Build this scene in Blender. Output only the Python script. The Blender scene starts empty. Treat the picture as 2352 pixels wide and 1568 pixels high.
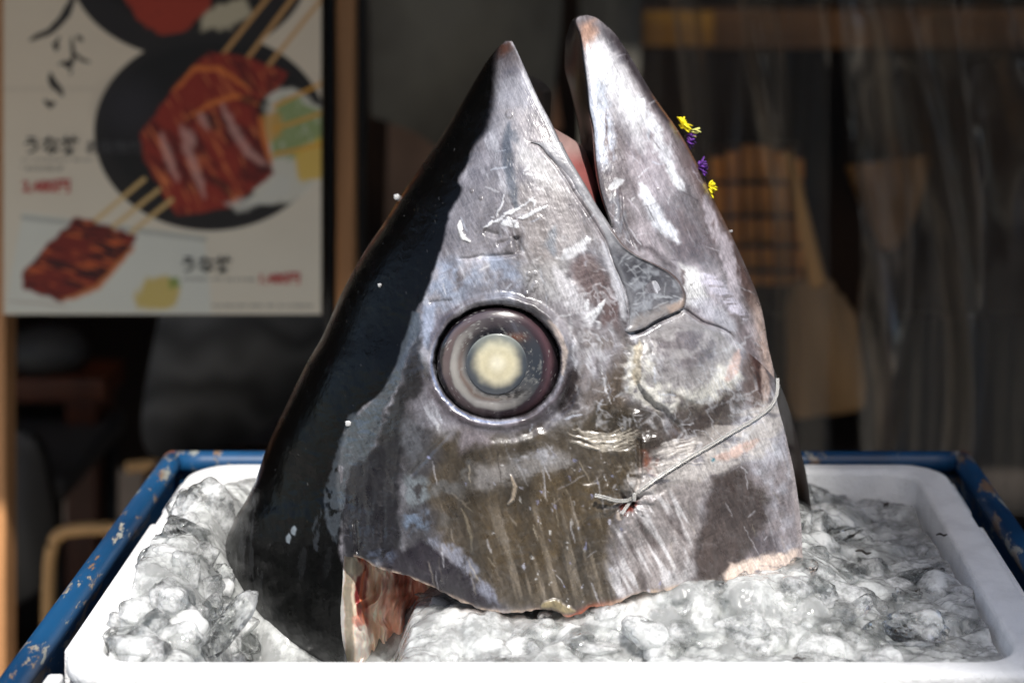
import bpy, bmesh, math, random
import numpy as np
from mathutils import Vector, Matrix, Euler, noise as mnoise

random.seed(7)
rad = math.radians
SC = bpy.context.scene
COL = SC.collection

# ------------------------------------------------------------------ camera
F = 4100.0            # focal length in traced pixels (picture 2352 wide)
PX, PY = 1330.0, -240.0   # principal point of the shifted lens
ZC = 1.30             # camera height
cam_d = bpy.data.cameras.new("camera")
cam = bpy.data.objects.new("camera", cam_d)
COL.objects.link(cam)
cam.location = (0, 0, ZC)
cam.rotation_euler = (rad(90), 0, 0)
cam_d.sensor_width = 36.0
cam_d.lens = 36.0 * F / 2352.0
cam_d.shift_x = (1176.0 - PX) / 2352.0
cam_d.shift_y = -(784.0 - PY) / 2352.0
cam_d.clip_start = 0.05
cam_d.clip_end = 400
cam_d.dof.use_dof = True
cam_d.dof.focus_distance = 1.125
cam_d.dof.aperture_fstop = 5.0
SC.camera = cam

# ------------------------------------------------------------------ light
SUN_EL, SUN_AZ = 56.0, 11.0      # azimuth: degrees to the right of the camera's back
a, e = rad(SUN_AZ), rad(SUN_EL)
S = Vector((math.sin(a) * math.cos(e), -math.cos(a) * math.cos(e), math.sin(e)))
world = bpy.data.worlds.new("World")
SC.world = world
world.use_nodes = True
wn = world.node_tree
bg = wn.nodes["Background"]
sky = wn.nodes.new("ShaderNodeTexSky")
sky.sky_type = 'NISHITA'
sky.sun_disc = False
sky.sun_elevation = e
sky.sun_rotation = math.atan2(S.x, S.y)
sky.air_density = 1.0
sky.dust_density = 2.0
sky.ozone_density = 1.0
wn.links.new(sky.outputs[0], bg.inputs[0])
bg.inputs[1].default_value = 0.15
sun_d = bpy.data.lights.new("sun", 'SUN')
sun_d.energy = 4.6
sun_d.angle = rad(0.5)
sun_d.color = (1.0, 0.965, 0.92)
sun = bpy.data.objects.new("sun", sun_d)
COL.objects.link(sun)
sun.rotation_euler = (-S).to_track_quat('-Z', 'Y').to_euler()
SC.view_settings.view_transform = 'Standard'
SC.view_settings.look = 'None'
SC.view_settings.exposure = 0.45
SC.view_settings.gamma = 1.0
SC.view_settings.use_curve_mapping = False
SC.cycles.use_denoising = True
SC.cycles.max_bounces = 20
SC.cycles.transmission_bounces = 14
SC.cycles.glossy_bounces = 5
SC.cycles.transparent_max_bounces = 24
SC.cycles.sample_clamp_indirect = 6.0

# ------------------------------------------------------------------ helpers
def lin(c):
    c = np.asarray(c, float) / 255.0
    return np.where(c <= 0.04045, c / 12.92, ((c + 0.055) / 1.055) ** 2.4)

def P(x, y, d):
    """point seen at picture place (x, y) standing d metres away"""
    return Vector(((x - PX) * d / F, d, ZC - (y - PY) * d / F))

def tag(o, label=None, cat=None, group=None, kind=None):
    if label: o["label"] = label
    if cat: o["category"] = cat
    if group: o["group"] = group
    if kind: o["kind"] = kind
    return o

def empty(name, loc=(0, 0, 0)):
    o = bpy.data.objects.new(name, None)
    o.empty_display_size = 0.05
    o.location = loc
    COL.objects.link(o)
    return o

def link(name, me, mat, parent=None):
    o = bpy.data.objects.new(name, me)
    COL.objects.link(o)
    if mat: me.materials.append(mat)
    if parent: set_parent(o, parent)
    return o

def set_parent(o, parent):
    o.parent = parent
    if parent.type == 'EMPTY':      # parts are modelled in world space
        o.matrix_parent_inverse = Matrix.Translation(-Vector(parent.location))

def mesh_np(name, co, quads, cols=None, rough=None, smooth=True, tris=None):
    me = bpy.data.meshes.new(name)
    co = np.ascontiguousarray(co, np.float32)
    quads = np.ascontiguousarray(quads, np.int32)
    n = len(quads)
    me.vertices.add(len(co)); me.vertices.foreach_set("co", co.ravel())
    me.loops.add(n * 4); me.loops.foreach_set("vertex_index", quads.ravel())
    me.polygons.add(n)
    me.polygons.foreach_set("loop_start", np.arange(0, n * 4, 4, dtype=np.int32))
    me.update(calc_edges=True)
    me.polygons.foreach_set("use_smooth", np.full(n, smooth, bool))
    if cols is not None:
        at = me.attributes.new("Col", 'FLOAT_COLOR', 'POINT')
        rgba = np.ones((len(co), 4), np.float32); rgba[:, :cols.shape[1]] = cols
        at.data.foreach_set("color", rgba.ravel())
    if rough is not None:
        at = me.attributes.new("Rough", 'FLOAT', 'POINT')
        at.data.foreach_set("value", np.ascontiguousarray(rough, np.float32))
    me.update()
    return me

def grid_quads(nr, nc, off=0, flip=False):
    i = np.arange(nr * nc).reshape(nr, nc)
    q = np.stack([i[:-1, :-1], i[1:, :-1], i[1:, 1:], i[:-1, 1:]], -1).reshape(-1, 4)
    if flip: q = q[:, ::-1]
    return q + off

def from_bm(name, bm, mat, parent=None, smooth=True, bevel=0):
    if bevel:
        bmesh.ops.bevel(bm, geom=[e_ for e_ in bm.edges], offset=bevel, segments=2, affect='EDGES', profile=0.5)
    me = bpy.data.meshes.new(name)
    bmesh.ops.recalc_face_normals(bm, faces=bm.faces)
    bm.to_mesh(me); bm.free()
    for p in me.polygons: p.use_smooth = smooth
    return link(name, me, mat, parent)

def box_bm(bm, lo, hi):
    c = [(a_ + b_) / 2 for a_, b_ in zip(lo, hi)]
    s = [abs(b_ - a_) for a_, b_ in zip(lo, hi)]
    r = bmesh.ops.create_cube(bm, size=1.0)
    for v in r['verts']:
        v.co = Vector((v.co.x * s[0] + c[0], v.co.y * s[1] + c[1], v.co.z * s[2] + c[2]))
    return r['verts']

def prism_bm(bm, pts, depth_vec):
    """solid from a planar outline pushed along depth_vec"""
    v0 = [bm.verts.new(p) for p in pts]
    v1 = [bm.verts.new(Vector(p) + depth_vec) for p in pts]
    bm.faces.new(v0); bm.faces.new(v1[::-1])
    n = len(pts)
    for i in range(n):
        bm.faces.new((v0[i], v1[i], v1[(i + 1) % n], v0[(i + 1) % n]))

def tube_bm(bm, pts, r, seg=12, caps=True, flat=1.0):
    pts = [Vector(p) for p in pts]
    rings = []
    n = len(pts)
    rr = r if hasattr(r, '__len__') else [r] * n
    up = Vector((0, 0, 1))
    for i, p in enumerate(pts):
        t = (pts[min(i + 1, n - 1)] - pts[max(i - 1, 0)]).normalized()
        ref = up if abs(t.dot(up)) < 0.95 else Vector((1, 0, 0))
        s_ = t.cross(ref).normalized(); u_ = s_.cross(t).normalized()
        rings.append([bm.verts.new(p + (s_ * math.cos(2 * math.pi * k / seg) + u_ * flat * math.sin(2 * math.pi * k / seg)) * rr[i]) for k in range(seg)])
    for i in range(n - 1):
        for k in range(seg):
            bm.faces.new((rings[i][k], rings[i][(k + 1) % seg], rings[i + 1][(k + 1) % seg], rings[i + 1][k]))
    if caps:
        bm.faces.new(rings[0][::-1]); bm.faces.new(rings[-1])

def smooth_path(pts, k=6):
    pts = [Vector(p) for p in pts]
    out = []
    n = len(pts)
    for i in range(n - 1):
        p0, p1, p2, p3 = pts[max(i - 1, 0)], pts[i], pts[i + 1], pts[min(i + 2, n - 1)]
        for j in range(k):
            t = j / k
            out.append(0.5 * ((2 * p1) + (-p0 + p2) * t + (2 * p0 - 5 * p1 + 4 * p2 - p3) * t * t + (-p0 + 3 * p1 - 3 * p2 + p3) * t ** 3))
    out.append(pts[-1])
    return out

# --- numpy noise and shape masks (surface patterns)
def _hash(ix, iy, seed):
    h = (ix.astype(np.int64) * 374761393 + iy.astype(np.int64) * 668265263 + seed * 974711) & 0x7fffffff
    h = ((h ^ (h >> 13)) * 1274126177) & 0x7fffffff
    return ((h ^ (h >> 16)) & 0xffff) / 65535.0

def vnoise(x, y, seed=0):
    ix, iy = np.floor(x), np.floor(y)
    fx, fy = x - ix, y - iy
    fx = fx * fx * (3 - 2 * fx); fy = fy * fy * (3 - 2 * fy)
    a_ = _hash(ix, iy, seed); b_ = _hash(ix + 1, iy, seed)
    c_ = _hash(ix, iy + 1, seed); d_ = _hash(ix + 1, iy + 1, seed)
    return a_ + (b_ - a_) * fx + (c_ - a_) * fy + (a_ - b_ - c_ + d_) * fx * fy

def fbm(x, y, octv=4, seed=0, gain=0.5):
    t = np.zeros_like(x); amp = 1.0; tot = 0
    for o in range(octv):
        t += amp * vnoise(x + o * 17.3, y - o * 9.1, seed + o * 31)
        tot += amp; amp *= gain; x = x * 2.03; y = y * 2.03
    return t / tot

def sstep(x, a_, b_):
    t = np.clip((x - a_) / (b_ - a_), 0, 1)
    return t * t * (3 - 2 * t)

def sdpoly(x, y, poly):
    """signed distance, positive inside"""
    d = np.full(x.shape, 1e9); ins = np.zeros(x.shape, bool)
    n = len(poly)
    for i in range(n):
        x0, y0 = poly[i]; x1, y1 = poly[(i + 1) % n]
        ex, ey = x1 - x0, y1 - y0
        L = ex * ex + ey * ey + 1e-9
        t = np.clip(((x - x0) * ex + (y - y0) * ey) / L, 0, 1)
        d = np.minimum(d, (x - x0 - t * ex) ** 2 + (y - y0 - t * ey) ** 2)
        if y0 != y1:
            c = ((y0 <= y) & (y < y1)) | ((y1 <= y) & (y < y0))
            ins ^= c & (x < x0 + (y - y0) * ex / ey)
    d = np.sqrt(d)
    return np.where(ins, d, -d)

def sdline(x, y, pts):
    """distance to a polyline, place along it 0..1, and side (+ right of travel)"""
    d = np.full(x.shape, 1e18); tt = np.zeros(x.shape); sd = np.zeros(x.shape)
    seg = [math.dist(pts[i], pts[i + 1]) for i in range(len(pts) - 1)]
    tot = sum(seg); acc = 0
    for i in range(len(pts) - 1):
        x0, y0 = pts[i]; x1, y1 = pts[i + 1]
        ex, ey = x1 - x0, y1 - y0
        L = ex * ex + ey * ey + 1e-9
        t = np.clip(((x - x0) * ex + (y - y0) * ey) / L, 0, 1)
        dd = (x - x0 - t * ex) ** 2 + (y - y0 - t * ey) ** 2
        m = dd < d
        d = np.where(m, dd, d); tt = np.where(m, (acc + t * seg[i]) / tot, tt)
        sd = np.where(m, np.sign(ex * (y - y0) - ey * (x - x0)), sd)
        acc += seg[i]
    return np.sqrt(d), tt, sd

def curve(tab):
    ys = np.array([t[0] for t in tab], float); xs = np.array([t[1] for t in tab], float)
    # monotone cubic (Fritsch-Carlson) through the traced points
    h = np.diff(ys); dl = np.diff(xs) / h
    m = np.zeros(len(ys)); m[0], m[-1] = dl[0], dl[-1]
    for i in range(1, len(ys) - 1):
        m[i] = 0 if dl[i - 1] * dl[i] <= 0 else 2 * dl[i - 1] * dl[i] / (dl[i - 1] + dl[i])
    def f(v):
        v = np.clip(v, ys[0], ys[-1])
        k = np.clip(np.searchsorted(ys, v, side='right') - 1, 0, len(h) - 1)
        t = (v - ys[k]) / h[k]
        return ((1 + 2 * t) * (1 - t) ** 2 * xs[k] + t * (1 - t) ** 2 * h[k] * m[k]
                + t * t * (3 - 2 * t) * xs[k + 1] + t * t * (t - 1) * h[k] * m[k + 1])
    return f

class Paint:
    """lays patches of colour (and relief) over a traced surface"""
    def __init__(s, u, v, base):
        s.u, s.v = u, v
        s.C = np.tile(lin(base), (len(u), 1)); s.R = np.full(len(u), 0.45); s.H = np.zeros(len(u)); s.G = np.ones(len(u))
        s.w1 = (fbm(u / 60, v / 60, 3, 1) - .5, fbm(u / 60, v / 60, 3, 2) - .5)
        s.w2 = (fbm(u / 14, v / 14, 3, 3) - .5, fbm(u / 14, v / 14, 3, 4) - .5)
    def put(s, idx, m, col, rough=None):
        s.C[idx] += (lin(col) - s.C[idx]) * m[:, None]
        if rough is not None: s.R[idx] += (rough - s.R[idx]) * m
    def _near(s, pts, mg):
        xs = [p[0] for p in pts]; ys = [p[1] for p in pts]
        return np.nonzero((s.u > min(xs) - mg) & (s.u < max(xs) + mg) & (s.v > min(ys) - mg) & (s.v < max(ys) + mg))[0]
    def poly(s, pts, col, soft=8, op=1.0, warp=20, fine=8, tex=None, rough=None, h=0):
        i = s._near(pts, soft + warp + fine + 4)
        if not len(i): return
        x = s.u[i] + s.w1[0][i] * warp * 2 + s.w2[0][i] * fine * 2
        y = s.v[i] + s.w1[1][i] * warp * 2 + s.w2[1][i] * fine * 2
        m = sstep(sdpoly(x, y, pts), -soft, soft) * op
        if tex:
            sx, sy, lo, hi, seed = tex
            m = m * sstep(fbm(s.u[i] / sx, s.v[i] / sy, 4, seed), lo, hi)
        s.put(i, m, col, rough)
        if h: s.H[i] += m * h
    def line(s, pts, col, w=3, soft=2, op=1.0, warp=3, taper=True, tex=None, rough=None, h=0):
        i = s._near(pts, w + soft + warp + 4)
        if not len(i): return
        x = s.u[i] + s.w2[0][i] * warp * 2; y = s.v[i] + s.w2[1][i] * warp * 2
        d, t, _ = sdline(x, y, pts)
        ww = w * (np.sqrt(np.clip(4 * t * (1 - t), 0.03, 1)) if taper else 1)
        m = (1 - sstep(d, ww - soft * .5, ww + soft)) * op
        if tex:
            sx, sy, lo, hi, seed = tex
            m = m * sstep(fbm(s.u[i] / sx, s.v[i] / sy, 4, seed), lo, hi)
        if col is not None: s.put(i, m, col, rough)
        if h: s.H[i] += m * h
    def noise_mix(s, mask, col, sx, sy, lo, hi, seed, ang=0.0, op=1.0, octv=4, rough=None):
        ca, sa = math.cos(rad(ang)), math.sin(rad(ang))
        x = (s.u * ca + s.v * sa) / sx; y = (-s.u * sa + s.v * ca) / sy
        m = mask * op * sstep(fbm(x, y, octv, seed), lo, hi)
        s.put(slice(None), m, col, rough)

# ------------------------------------------------------------------ outlines of the tuna head (traced)
D0 = 1.205
xl = curve([(35, 1150), (95, 1160), (107, 1146), (143, 1117), (213, 1074), (307, 1017), (377, 970), (443, 924), (523, 874), (573, 840),
            (670, 786), (770, 741), (840, 701), (941, 652), (1021, 615), (1101, 587), (1144, 567), (1194, 538), (1278, 511), (1324, 519),
            (1368, 534), (1421, 566), (1464, 592), (1510, 641), (1560, 702), (1640, 770)])
xm = curve([(95, 1176), (110, 1184), (167, 1210), (227, 1237), (283, 1267), (340, 1294), (387, 1320), (427, 1344), (473, 1370), (510, 1395), (523, 1404)])
xs = curve([(523, 1404), (542, 1416), (565, 1433), (589, 1466), (609, 1509), (629, 1543), (655, 1566), (682, 1574), (712, 1577),
            (742, 1613), (752, 1653), (765, 1678), (800, 1710), (835, 1750), (872, 1784)])
xj = curve([(35, 1345), (38, 1326), (47, 1318), (83, 1330), (133, 1337), (187, 1344), (247, 1350), (300, 1360), (367, 1365), (427, 1374), (483, 1390), (523, 1404)])
xf = curve([(35, 1343), (47, 1314), (70, 1305), (97, 1298), (150, 1297), (213, 1312), (283, 1328), (333, 1335), (400, 1338), (433, 1350), (500, 1384), (523, 1404)])
xr = curve([(35, 1349), (40, 1367), (57, 1390), (80, 1414), (113, 1437), (180, 1477), (233, 1510), (287, 1549), (335, 1579), (392, 1609), (455, 1638),
            (492, 1656), (559, 1689), (619, 1716), (675, 1739), (725, 1753), (792, 1764), (852, 1777), (890, 1781), (927, 1786), (984, 1801),
            (1030, 1812), (1084, 1824), (1150, 1834), (1217, 1841), (1304, 1844), (1340, 1845)])
xe_add = curve([(35, 0), (600, 0), (720, 4), (850, 16), (1000, 42), (1150, 70), (1300, 95), (1640, 120)])
Tv = curve([(30, .004), (60, .017), (100, .029), (200, .047), (300, .062), (400, .075), (523, .088), (700, .101), (900, .112), (1100, .118), (1300, .120), (1640, .116)])
vb = curve([(780, 1272), (823, 1281), (843, 1291), (870, 1304), (903, 1314), (943, 1328), (970, 1338), (1003, 1354), (1057, 1378), (1103, 1398), (1140, 1404),
            (1170, 1405), (1237, 1401), (1275, 1404), (1309, 1415), (1332, 1409), (1353, 1397), (1409, 1385), (1469, 1363), (1529, 1353), (1585, 1341), (1689, 1331), (1760, 1317), (1845, 1303)])
plx = curve([(326, 1213), (333, 1237), (353, 1254), (380, 1277), (413, 1300), (443, 1317), (509, 1363), (552, 1389), (592, 1403), (639, 1423), (675, 1436), (719, 1443), (744, 1441), (759, 1431), (765, 1436)])
prx = curve([(326, 1290), (340, 1296), (387, 1322), (427, 1346), (473, 1372), (510, 1397), (523, 1406), (542, 1419), (565, 1437), (589, 1470), (609, 1512), (629, 1546), (655, 1568), (682, 1577),
             (700, 1574), (710, 1566), (720, 1543), (735, 1509), (755, 1476), (765, 1438)])
EYE = (1143.0, 834.0)

def envelope(u, v):
    L = xl(v); R = xr(v) + xe_add(v)
    s = np.clip(np.abs((2 * u - L - R) / (R - L)), 0, 0.9999)
    return Tv(v) * (1 - s ** 2.15) ** (1 / 2.15)

def relief(u, v):
    h = np.zeros_like(u)
    wob = (fbm(u / 22, v / 22, 3, 71) - .5)
    # eye socket with its raised lids
    r = np.sqrt(((u - EYE[0]) / 150) ** 2 + ((v - EYE[1]) / 135) ** 2) + wob * .05
    h -= .024 * (1 - sstep(r, .90, 1.0))
    h += .0022 * np.exp(-((r - 1.06) / .07) ** 2)
    ang = np.arctan2(v - EYE[1], u - EYE[0])
    h += .003 * np.exp(-((r - 1.12) / .06) ** 2) * np.clip(np.cos(ang + 1.0), 0, 1)
    h -= .003 * np.exp(-((r - 1.25) / .09) ** 2) * np.clip(np.cos(ang - .4), 0, 1)
    def groove(pts, depth, w, lift=0, lw=30, side=1, wp=2.0):
        nonlocal h
        x = u + wob * wp * 2; y = v + wob * wp * 2
        d, t, sd = sdline(x, y, pts)
        f = np.clip(np.minimum(t, 1 - t) * 8, 0, 1)
        h = h - depth * np.exp(-(d / w) ** 2) * f
        if lift:
            h = h + lift * np.exp(-(d / lw)) * (sd * side > 0) * f * sstep(d, 0, w)
    # edge of the cheek over the maxilla
    groove([(1205, 322), (1237, 333), (1254, 353), (1277, 380), (1300, 413), (1317, 443), (1363, 509), (1389, 552), (1403, 592), (1423, 639), (1436, 675), (1443, 719), (1440, 752)], .0018, 4, .0022, 26, 1)
    # jaw line behind the maxilla
    groove([(1560, 706), (1580, 716), (1613, 740), (1653, 753), (1676, 766), (1690, 795), (1700, 815)], .0022, 4, .0016, 22, 1)
    groove([(1423, 430), (1428, 502), (1443, 539), (1453, 569)], .0018, 4, .001, 20)
    groove([(1441, 768), (1476, 758), (1509, 738), (1545, 722), (1574, 710)], .0035, 6)
    # swollen muscle behind the jaw, sharp on its lower left
    b = np.exp(-(((u - 1575) / 120) ** 2 + ((v - 850) / 95) ** 2) ** 1.6)
    h += .0065 * b
    d, t, sd = sdline(u + wob * 14, v + wob * 14, [(1476, 775), (1461, 827), (1459, 877), (1473, 905), (1495, 926), (1528, 948), (1552, 975), (1575, 985)])
    f = np.clip(np.minimum(t, 1 - t) * 5, 0, 1)
    h += .0026 * np.exp(-d / 55) * (sd < 0) * sstep(d, 0, 14) * f - .0012 * np.exp(-(d / 7) ** 2) * f
    groove([(1480, 905), (1510, 950), (1560, 990), (1600, 1010)], .0011, 10)
    groove([(1530, 905), (1560, 912), (1595, 930)], .0009, 8)
    groove([(1468, 1000), (1471, 1045), (1470, 1090), (1462, 1130)], .003, 6, .002, 22, -1)
    groove([(1490, 1030), (1497, 1065), (1512, 1095)], .0016, 5)
    # pinched skin round the tie
    rr = np.hypot(u - 1446, v - 1152); an = np.arctan2(v - 1152, u - 1446)
    h += .0016 * np.exp(-rr / 70) * np.cos(an * 9 + wob * 6) - .007 * np.exp(-(rr / 22) ** 2)
    # dents, folds and creases of the snout
    groove([(1050, 597), (1110, 590), (1190, 583)], .0016, 5, .0007, 20)
    groove([(984, 696), (1015, 692), (1042, 691)], .0014, 5)
    groove([(1184, 541), (1187, 560), (1192, 582)], .0035, 8, .0015, 18)
    groove([(1110, 528), (1128, 536), (1150, 540)], .0018, 7)
    groove([(1173, 548), (1160, 556), (1140, 562)], .0012, 5)
    groove([(1330, 470), (1340, 520), (1352, 552)], .0012, 6)
    groove([(815, 1190), (818, 1240), (820, 1276)], .0014, 4)
    groove([(1060, 1160), (1085, 1210), (1090, 1290)], .0008, 6)
    groove([(1040, 985), (990, 1035), (935, 1100)], .0014, 7, .0008, 18)
    # broad lumps and ripples of the gill cover
    low = sstep(v, 980, 1150)
    h += .0035 * (fbm(u / 130, v / 170, 3, 51) - .5) * sstep(v, 500, 800)
    h += .0016 * (fbm(u / 26, v / 120, 3, 52) - .5) * low
    rough_zone = np.exp(-(((u - 1480) / 110) ** 2 + ((v - 960) / 130) ** 2))
    h += .0045 * (fbm(u / 26, v / 26, 4, 53) - .5) * rough_zone
    h += .0005 * (fbm(u / 17 + v / 40, v / 13 - u / 50, 3, 54) - .5)
    return h

def front(u, v):
    """half thickness towards the camera, in metres"""
    E = envelope(u, v)
    edge = np.clip(E / .02, 0, 1)
    D = E + relief(u, v) * edge
    return D

def lip(d, r, drop):
    t = np.clip(d / r, 0, 1)
    return drop * (1 - np.sqrt(1 - (1 - t) ** 2))

def full_front(u, v, which):
    D = front(u, v)
    if which == 'upper':
        tip = np.sqrt(1 - (1 - np.clip((v - 93) / 70, 0, 1)) ** 2)
        mouth = np.clip((530 - v) / 10, 0, 1)
        D = D * tip - mouth * lip(np.abs(xm(np.minimum(v, 523)) - u), 14, .006) * tip
    if which == 'jaw':
        tip = np.sqrt(1 - (1 - np.clip((v - 33) / 60, 0, 1)) ** 2)
        mouth = np.clip((540 - v) / 40, 0, 1)
        D = D * (.25 + .75 * tip) - mouth * lip(np.abs(u - xj(np.minimum(v, 523))), 20, .006) * tip
    return D

# ------------------------------------------------------------------ colours of the skin
GAIN = 0.53

def black_edge():
    return curve([(35, 1140), (95, 1146), (143, 1144), (217, 1138), (300, 1117), (343, 1084), (373, 1074), (418, 1050), (433, 1058), (477, 1037), (523, 1024), (576, 1010),
                  (616, 997), (650, 987), (690, 970), (723, 950), (766, 937), (840, 910), (896, 880), (946, 818), (1000, 792), (1100, 775), (1274, 784), (1640, 806)])
BE = black_edge()

def paint_skin(u, v):
    p = Paint(u, v, (132, 129, 136))
    one = np.ones_like(u)
    p.noise_mix(one, (178, 176, 184), 70, 150, .40, .70, 101, ang=-18)
    p.noise_mix(one, (108, 99, 100), 50, 120, .50, .78, 102, ang=-18, op=.8)
    p.noise_mix(one, (196, 198, 206), 16, 70, .55, .8, 103, ang=-22, op=.7)
    # --- snout
    p.poly([(1140, 140), (1185, 150), (1240, 270), (1200, 320), (1130, 330), (1125, 260)], (158, 158, 166), 25, .8, 20)
    p.poly([(1150, 250), (1240, 260), (1330, 430), (1400, 560), (1330, 560), (1240, 420)], (166, 160, 162), 30, .8, 20)
    p.poly([(1195, 335), (1260, 370), (1310, 450), (1260, 440), (1200, 380)], (205, 203, 202), 22, .75, 14)  # snout highlight painted as a pale patch
    p.poly([(1050, 430), (1140, 410), (1170, 470), (1150, 560), (1050, 590), (1020, 560)], (138, 134, 139), 20, .85, 20)
    p.poly([(1180, 430), (1290, 430), (1330, 540), (1280, 640), (1190, 590)], (166, 158, 155), 30, .7, 24)
    p.poly([(1140, 97), (1178, 97), (1160, 128), (1136, 140)], (105, 70, 58), 10, .9, 6)
    p.poly([(1140, 130), (1170, 120), (1195, 170), (1150, 190)], (110, 105, 112), 12, .7, 8)
    p.line([(1167, 285), (1166, 330), (1167, 383), (1176, 430), (1186, 478)], (92, 102, 116), 10, 8, .8, 5)
    p.line([(1172, 300), (1185, 325)], (110, 118, 130), 8, 8, .6, 4)
    p.line([(1275, 520), (1262, 560), (1275, 585)], (135, 150, 165), 8, 8, .5, 4)
    # pale blue-white skin above the eye
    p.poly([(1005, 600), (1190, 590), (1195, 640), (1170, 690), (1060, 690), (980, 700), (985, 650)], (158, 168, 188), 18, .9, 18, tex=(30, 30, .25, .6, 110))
    p.poly([(1060, 655), (1170, 660), (1160, 695), (1060, 690)], (120, 118, 126), 14, .6, 14, tex=(40, 20, .35, .65, 111))
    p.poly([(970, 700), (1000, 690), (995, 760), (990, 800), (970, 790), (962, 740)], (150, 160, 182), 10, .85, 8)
    p.poly([(1000, 720), (1060, 700), (1020, 750), (995, 800), (985, 800)], (98, 90, 102), 10, .8, 8)
    p.poly([(1190, 600), (1300, 600), (1310, 690), (1240, 700), (1190, 650)], (178, 176, 176), 20, .7, 18)
    p.poly([(1240, 680), (1330, 690), (1360, 770), (1310, 790), (1280, 740)], (165, 160, 164), 20, .8, 16)
    # brown triangle in front of the maxilla
    p.poly([(1317, 590), (1367, 585), (1400, 633), (1424, 700), (1424, 753), (1377, 755), (1370, 715), (1330, 668), (1307, 616)], (128, 108, 107), 14, .95, 16)
    p.line([(1385, 560), (1408, 620), (1428, 690), (1436, 735)], (188, 188, 194), 10, 6, .85, 5)
    p.line([(1284, 590), (1320, 575), (1352, 548)], (210, 210, 213), 10, 6, .85, 8)  # bright cheek highlights painted white, here and in the next streak
    p.line([(1277, 620), (1300, 660), (1344, 712), (1350, 740)], (206, 204, 208), 18, 14, .8, 14)
    # --- region behind eye and under the maxilla
    p.poly([(1330, 760), (1440, 760), (1470, 850), (1460, 920), (1400, 960), (1340, 930), (1320, 850)], (128, 116, 108), 25, .8, 25)
    p.poly([(1340, 760), (1420, 750), (1440, 800), (1400, 860), (1350, 880), (1335, 820)], (172, 170, 178), 22, .8, 24, tex=(22, 50, .3, .62, 115))
    p.poly([(1400, 860), (1440, 850), (1460, 900), (1440, 960), (1390, 930)], (120, 104, 88), 18, .8, 16)
    # --- gill cover: olive brown field
    p.poly([(930, 985), (1010, 985), (1110, 1000), (1200, 1000), (1320, 950), (1400, 930), (1460, 930), (1482, 1000), (1480, 1100), (1430, 1150), (1410, 1240), (1410, 1400), (1250, 1405),
            (1140, 1400), (1080, 1330), (1010, 1240), (940, 1150)], (104, 91, 72), 25, .95, 25)
    p.poly([(1080, 1120), (1300, 1080), (1420, 1100), (1390, 1230), (1280, 1300), (1130, 1330), (1080, 1250)], (112, 94, 66), 30, .75, 25)
    p.noise_mix(sstep(sdpoly(u, v, [(930, 985), (1480, 930), (1480, 1100), (1410, 1400), (1100, 1400), (930, 1150)]), -10, 30), (82, 72, 58), 60, 160, .5, .75, 121, op=.7)
    p.noise_mix(sstep(sdpoly(u, v, [(1080, 1150), (1450, 1130), (1450, 1400), (1140, 1400)]), -20, 60), (150, 138, 122), 14, 160, .52, .72, 122, ang=-14, op=.7)
    p.noise_mix(sstep(sdpoly(u, v, [(920, 985), (1100, 985), (1100, 1100), (1010, 1250), (920, 1150)]), -10, 40), (128, 128, 128), 40, 40, .48, .7, 123, op=.7)
    p.poly([(1085, 1075), (1180, 1055), (1250, 1030), (1320, 1040), (1330, 1075), (1230, 1095), (1150, 1115), (1090, 1125)], (150, 146, 144), 14, .85, 18, tex=(60, 16, .22, .5, 124))
    p.poly([(1170, 1050), (1270, 1025), (1280, 1060), (1200, 1080)], (178, 180, 188), 10, .6, 14, tex=(24, 14, .35, .6, 125))
    p.poly([(1060, 985), (1110, 990), (1130, 1020), (1060, 1040)], (158, 150, 158), 14, .7, 14)
    # --- skin on the muscle below the jaw
    p.poly([(1470, 775), (1560, 715), (1640, 760), (1690, 800), (1705, 850), (1670, 900), (1600, 940), (1530, 935), (1475, 890), (1458, 830)], (168, 164, 164), 12, .9, 12)
    p.poly([(1500, 770), (1560, 740), (1620, 770), (1640, 830), (1560, 850), (1500, 830)], (128, 120, 124), 20, .8, 20, tex=(26, 22, .35, .6, 131))
    p.line([(1466, 830), (1468, 880), (1490, 905), (1540, 922), (1590, 925), (1640, 905), (1675, 865)], (212, 210, 202), 26, 16, .9, 16, taper=False, tex=(18, 18, .22, .48, 132), rough=.6)
    p.line([(1472, 780), (1462, 830), (1464, 880)], (196, 184, 160), 8, 5, .8, 8)
    p.line([(1473, 900), (1497, 928), (1530, 955), (1556, 985)], (78, 64, 56), 8, 10, .4, 9)  # shadow below the bulge painted as a dark line
    p.line([(1535, 900), (1562, 912), (1590, 928)], (96, 80, 74), 6, 8, .5, 8)
    p.line([(1698, 806), (1688, 840), (1670, 872)], (205, 180, 172), 11, 6, .9, 5)
    p.poly([(1560, 930), (1640, 915), (1690, 880), (1720, 900), (1690, 980), (1620, 1050), (1550, 1060), (1540, 1000)], (104, 90, 82), 14, .9, 18)
    p.poly([(1460, 930), (1520, 950), (1550, 1010), (1520, 1050), (1470, 1040)], (94, 80, 66), 14, .8, 16)
    p.poly([(1715, 800), (1745, 780), (1768, 870), (1765, 930), (1735, 960), (1710, 900)], (126, 104, 96), 14, .85, 14)
    p.line([(1728, 800), (1745, 845), (1752, 900)], (104, 62, 50), 10, 8, .75, 6)
    p.line([(1750, 840), (1760, 890), (1757, 930)], (208, 186, 176), 7, 5, .8, 3)
    p.poly([(1476, 1030), (1506, 1027), (1513, 1067), (1516, 1094), (1476, 1084)], (158, 98, 70), 8, .95, 8, tex=(20, 30, .2, .45, 133))
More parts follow.
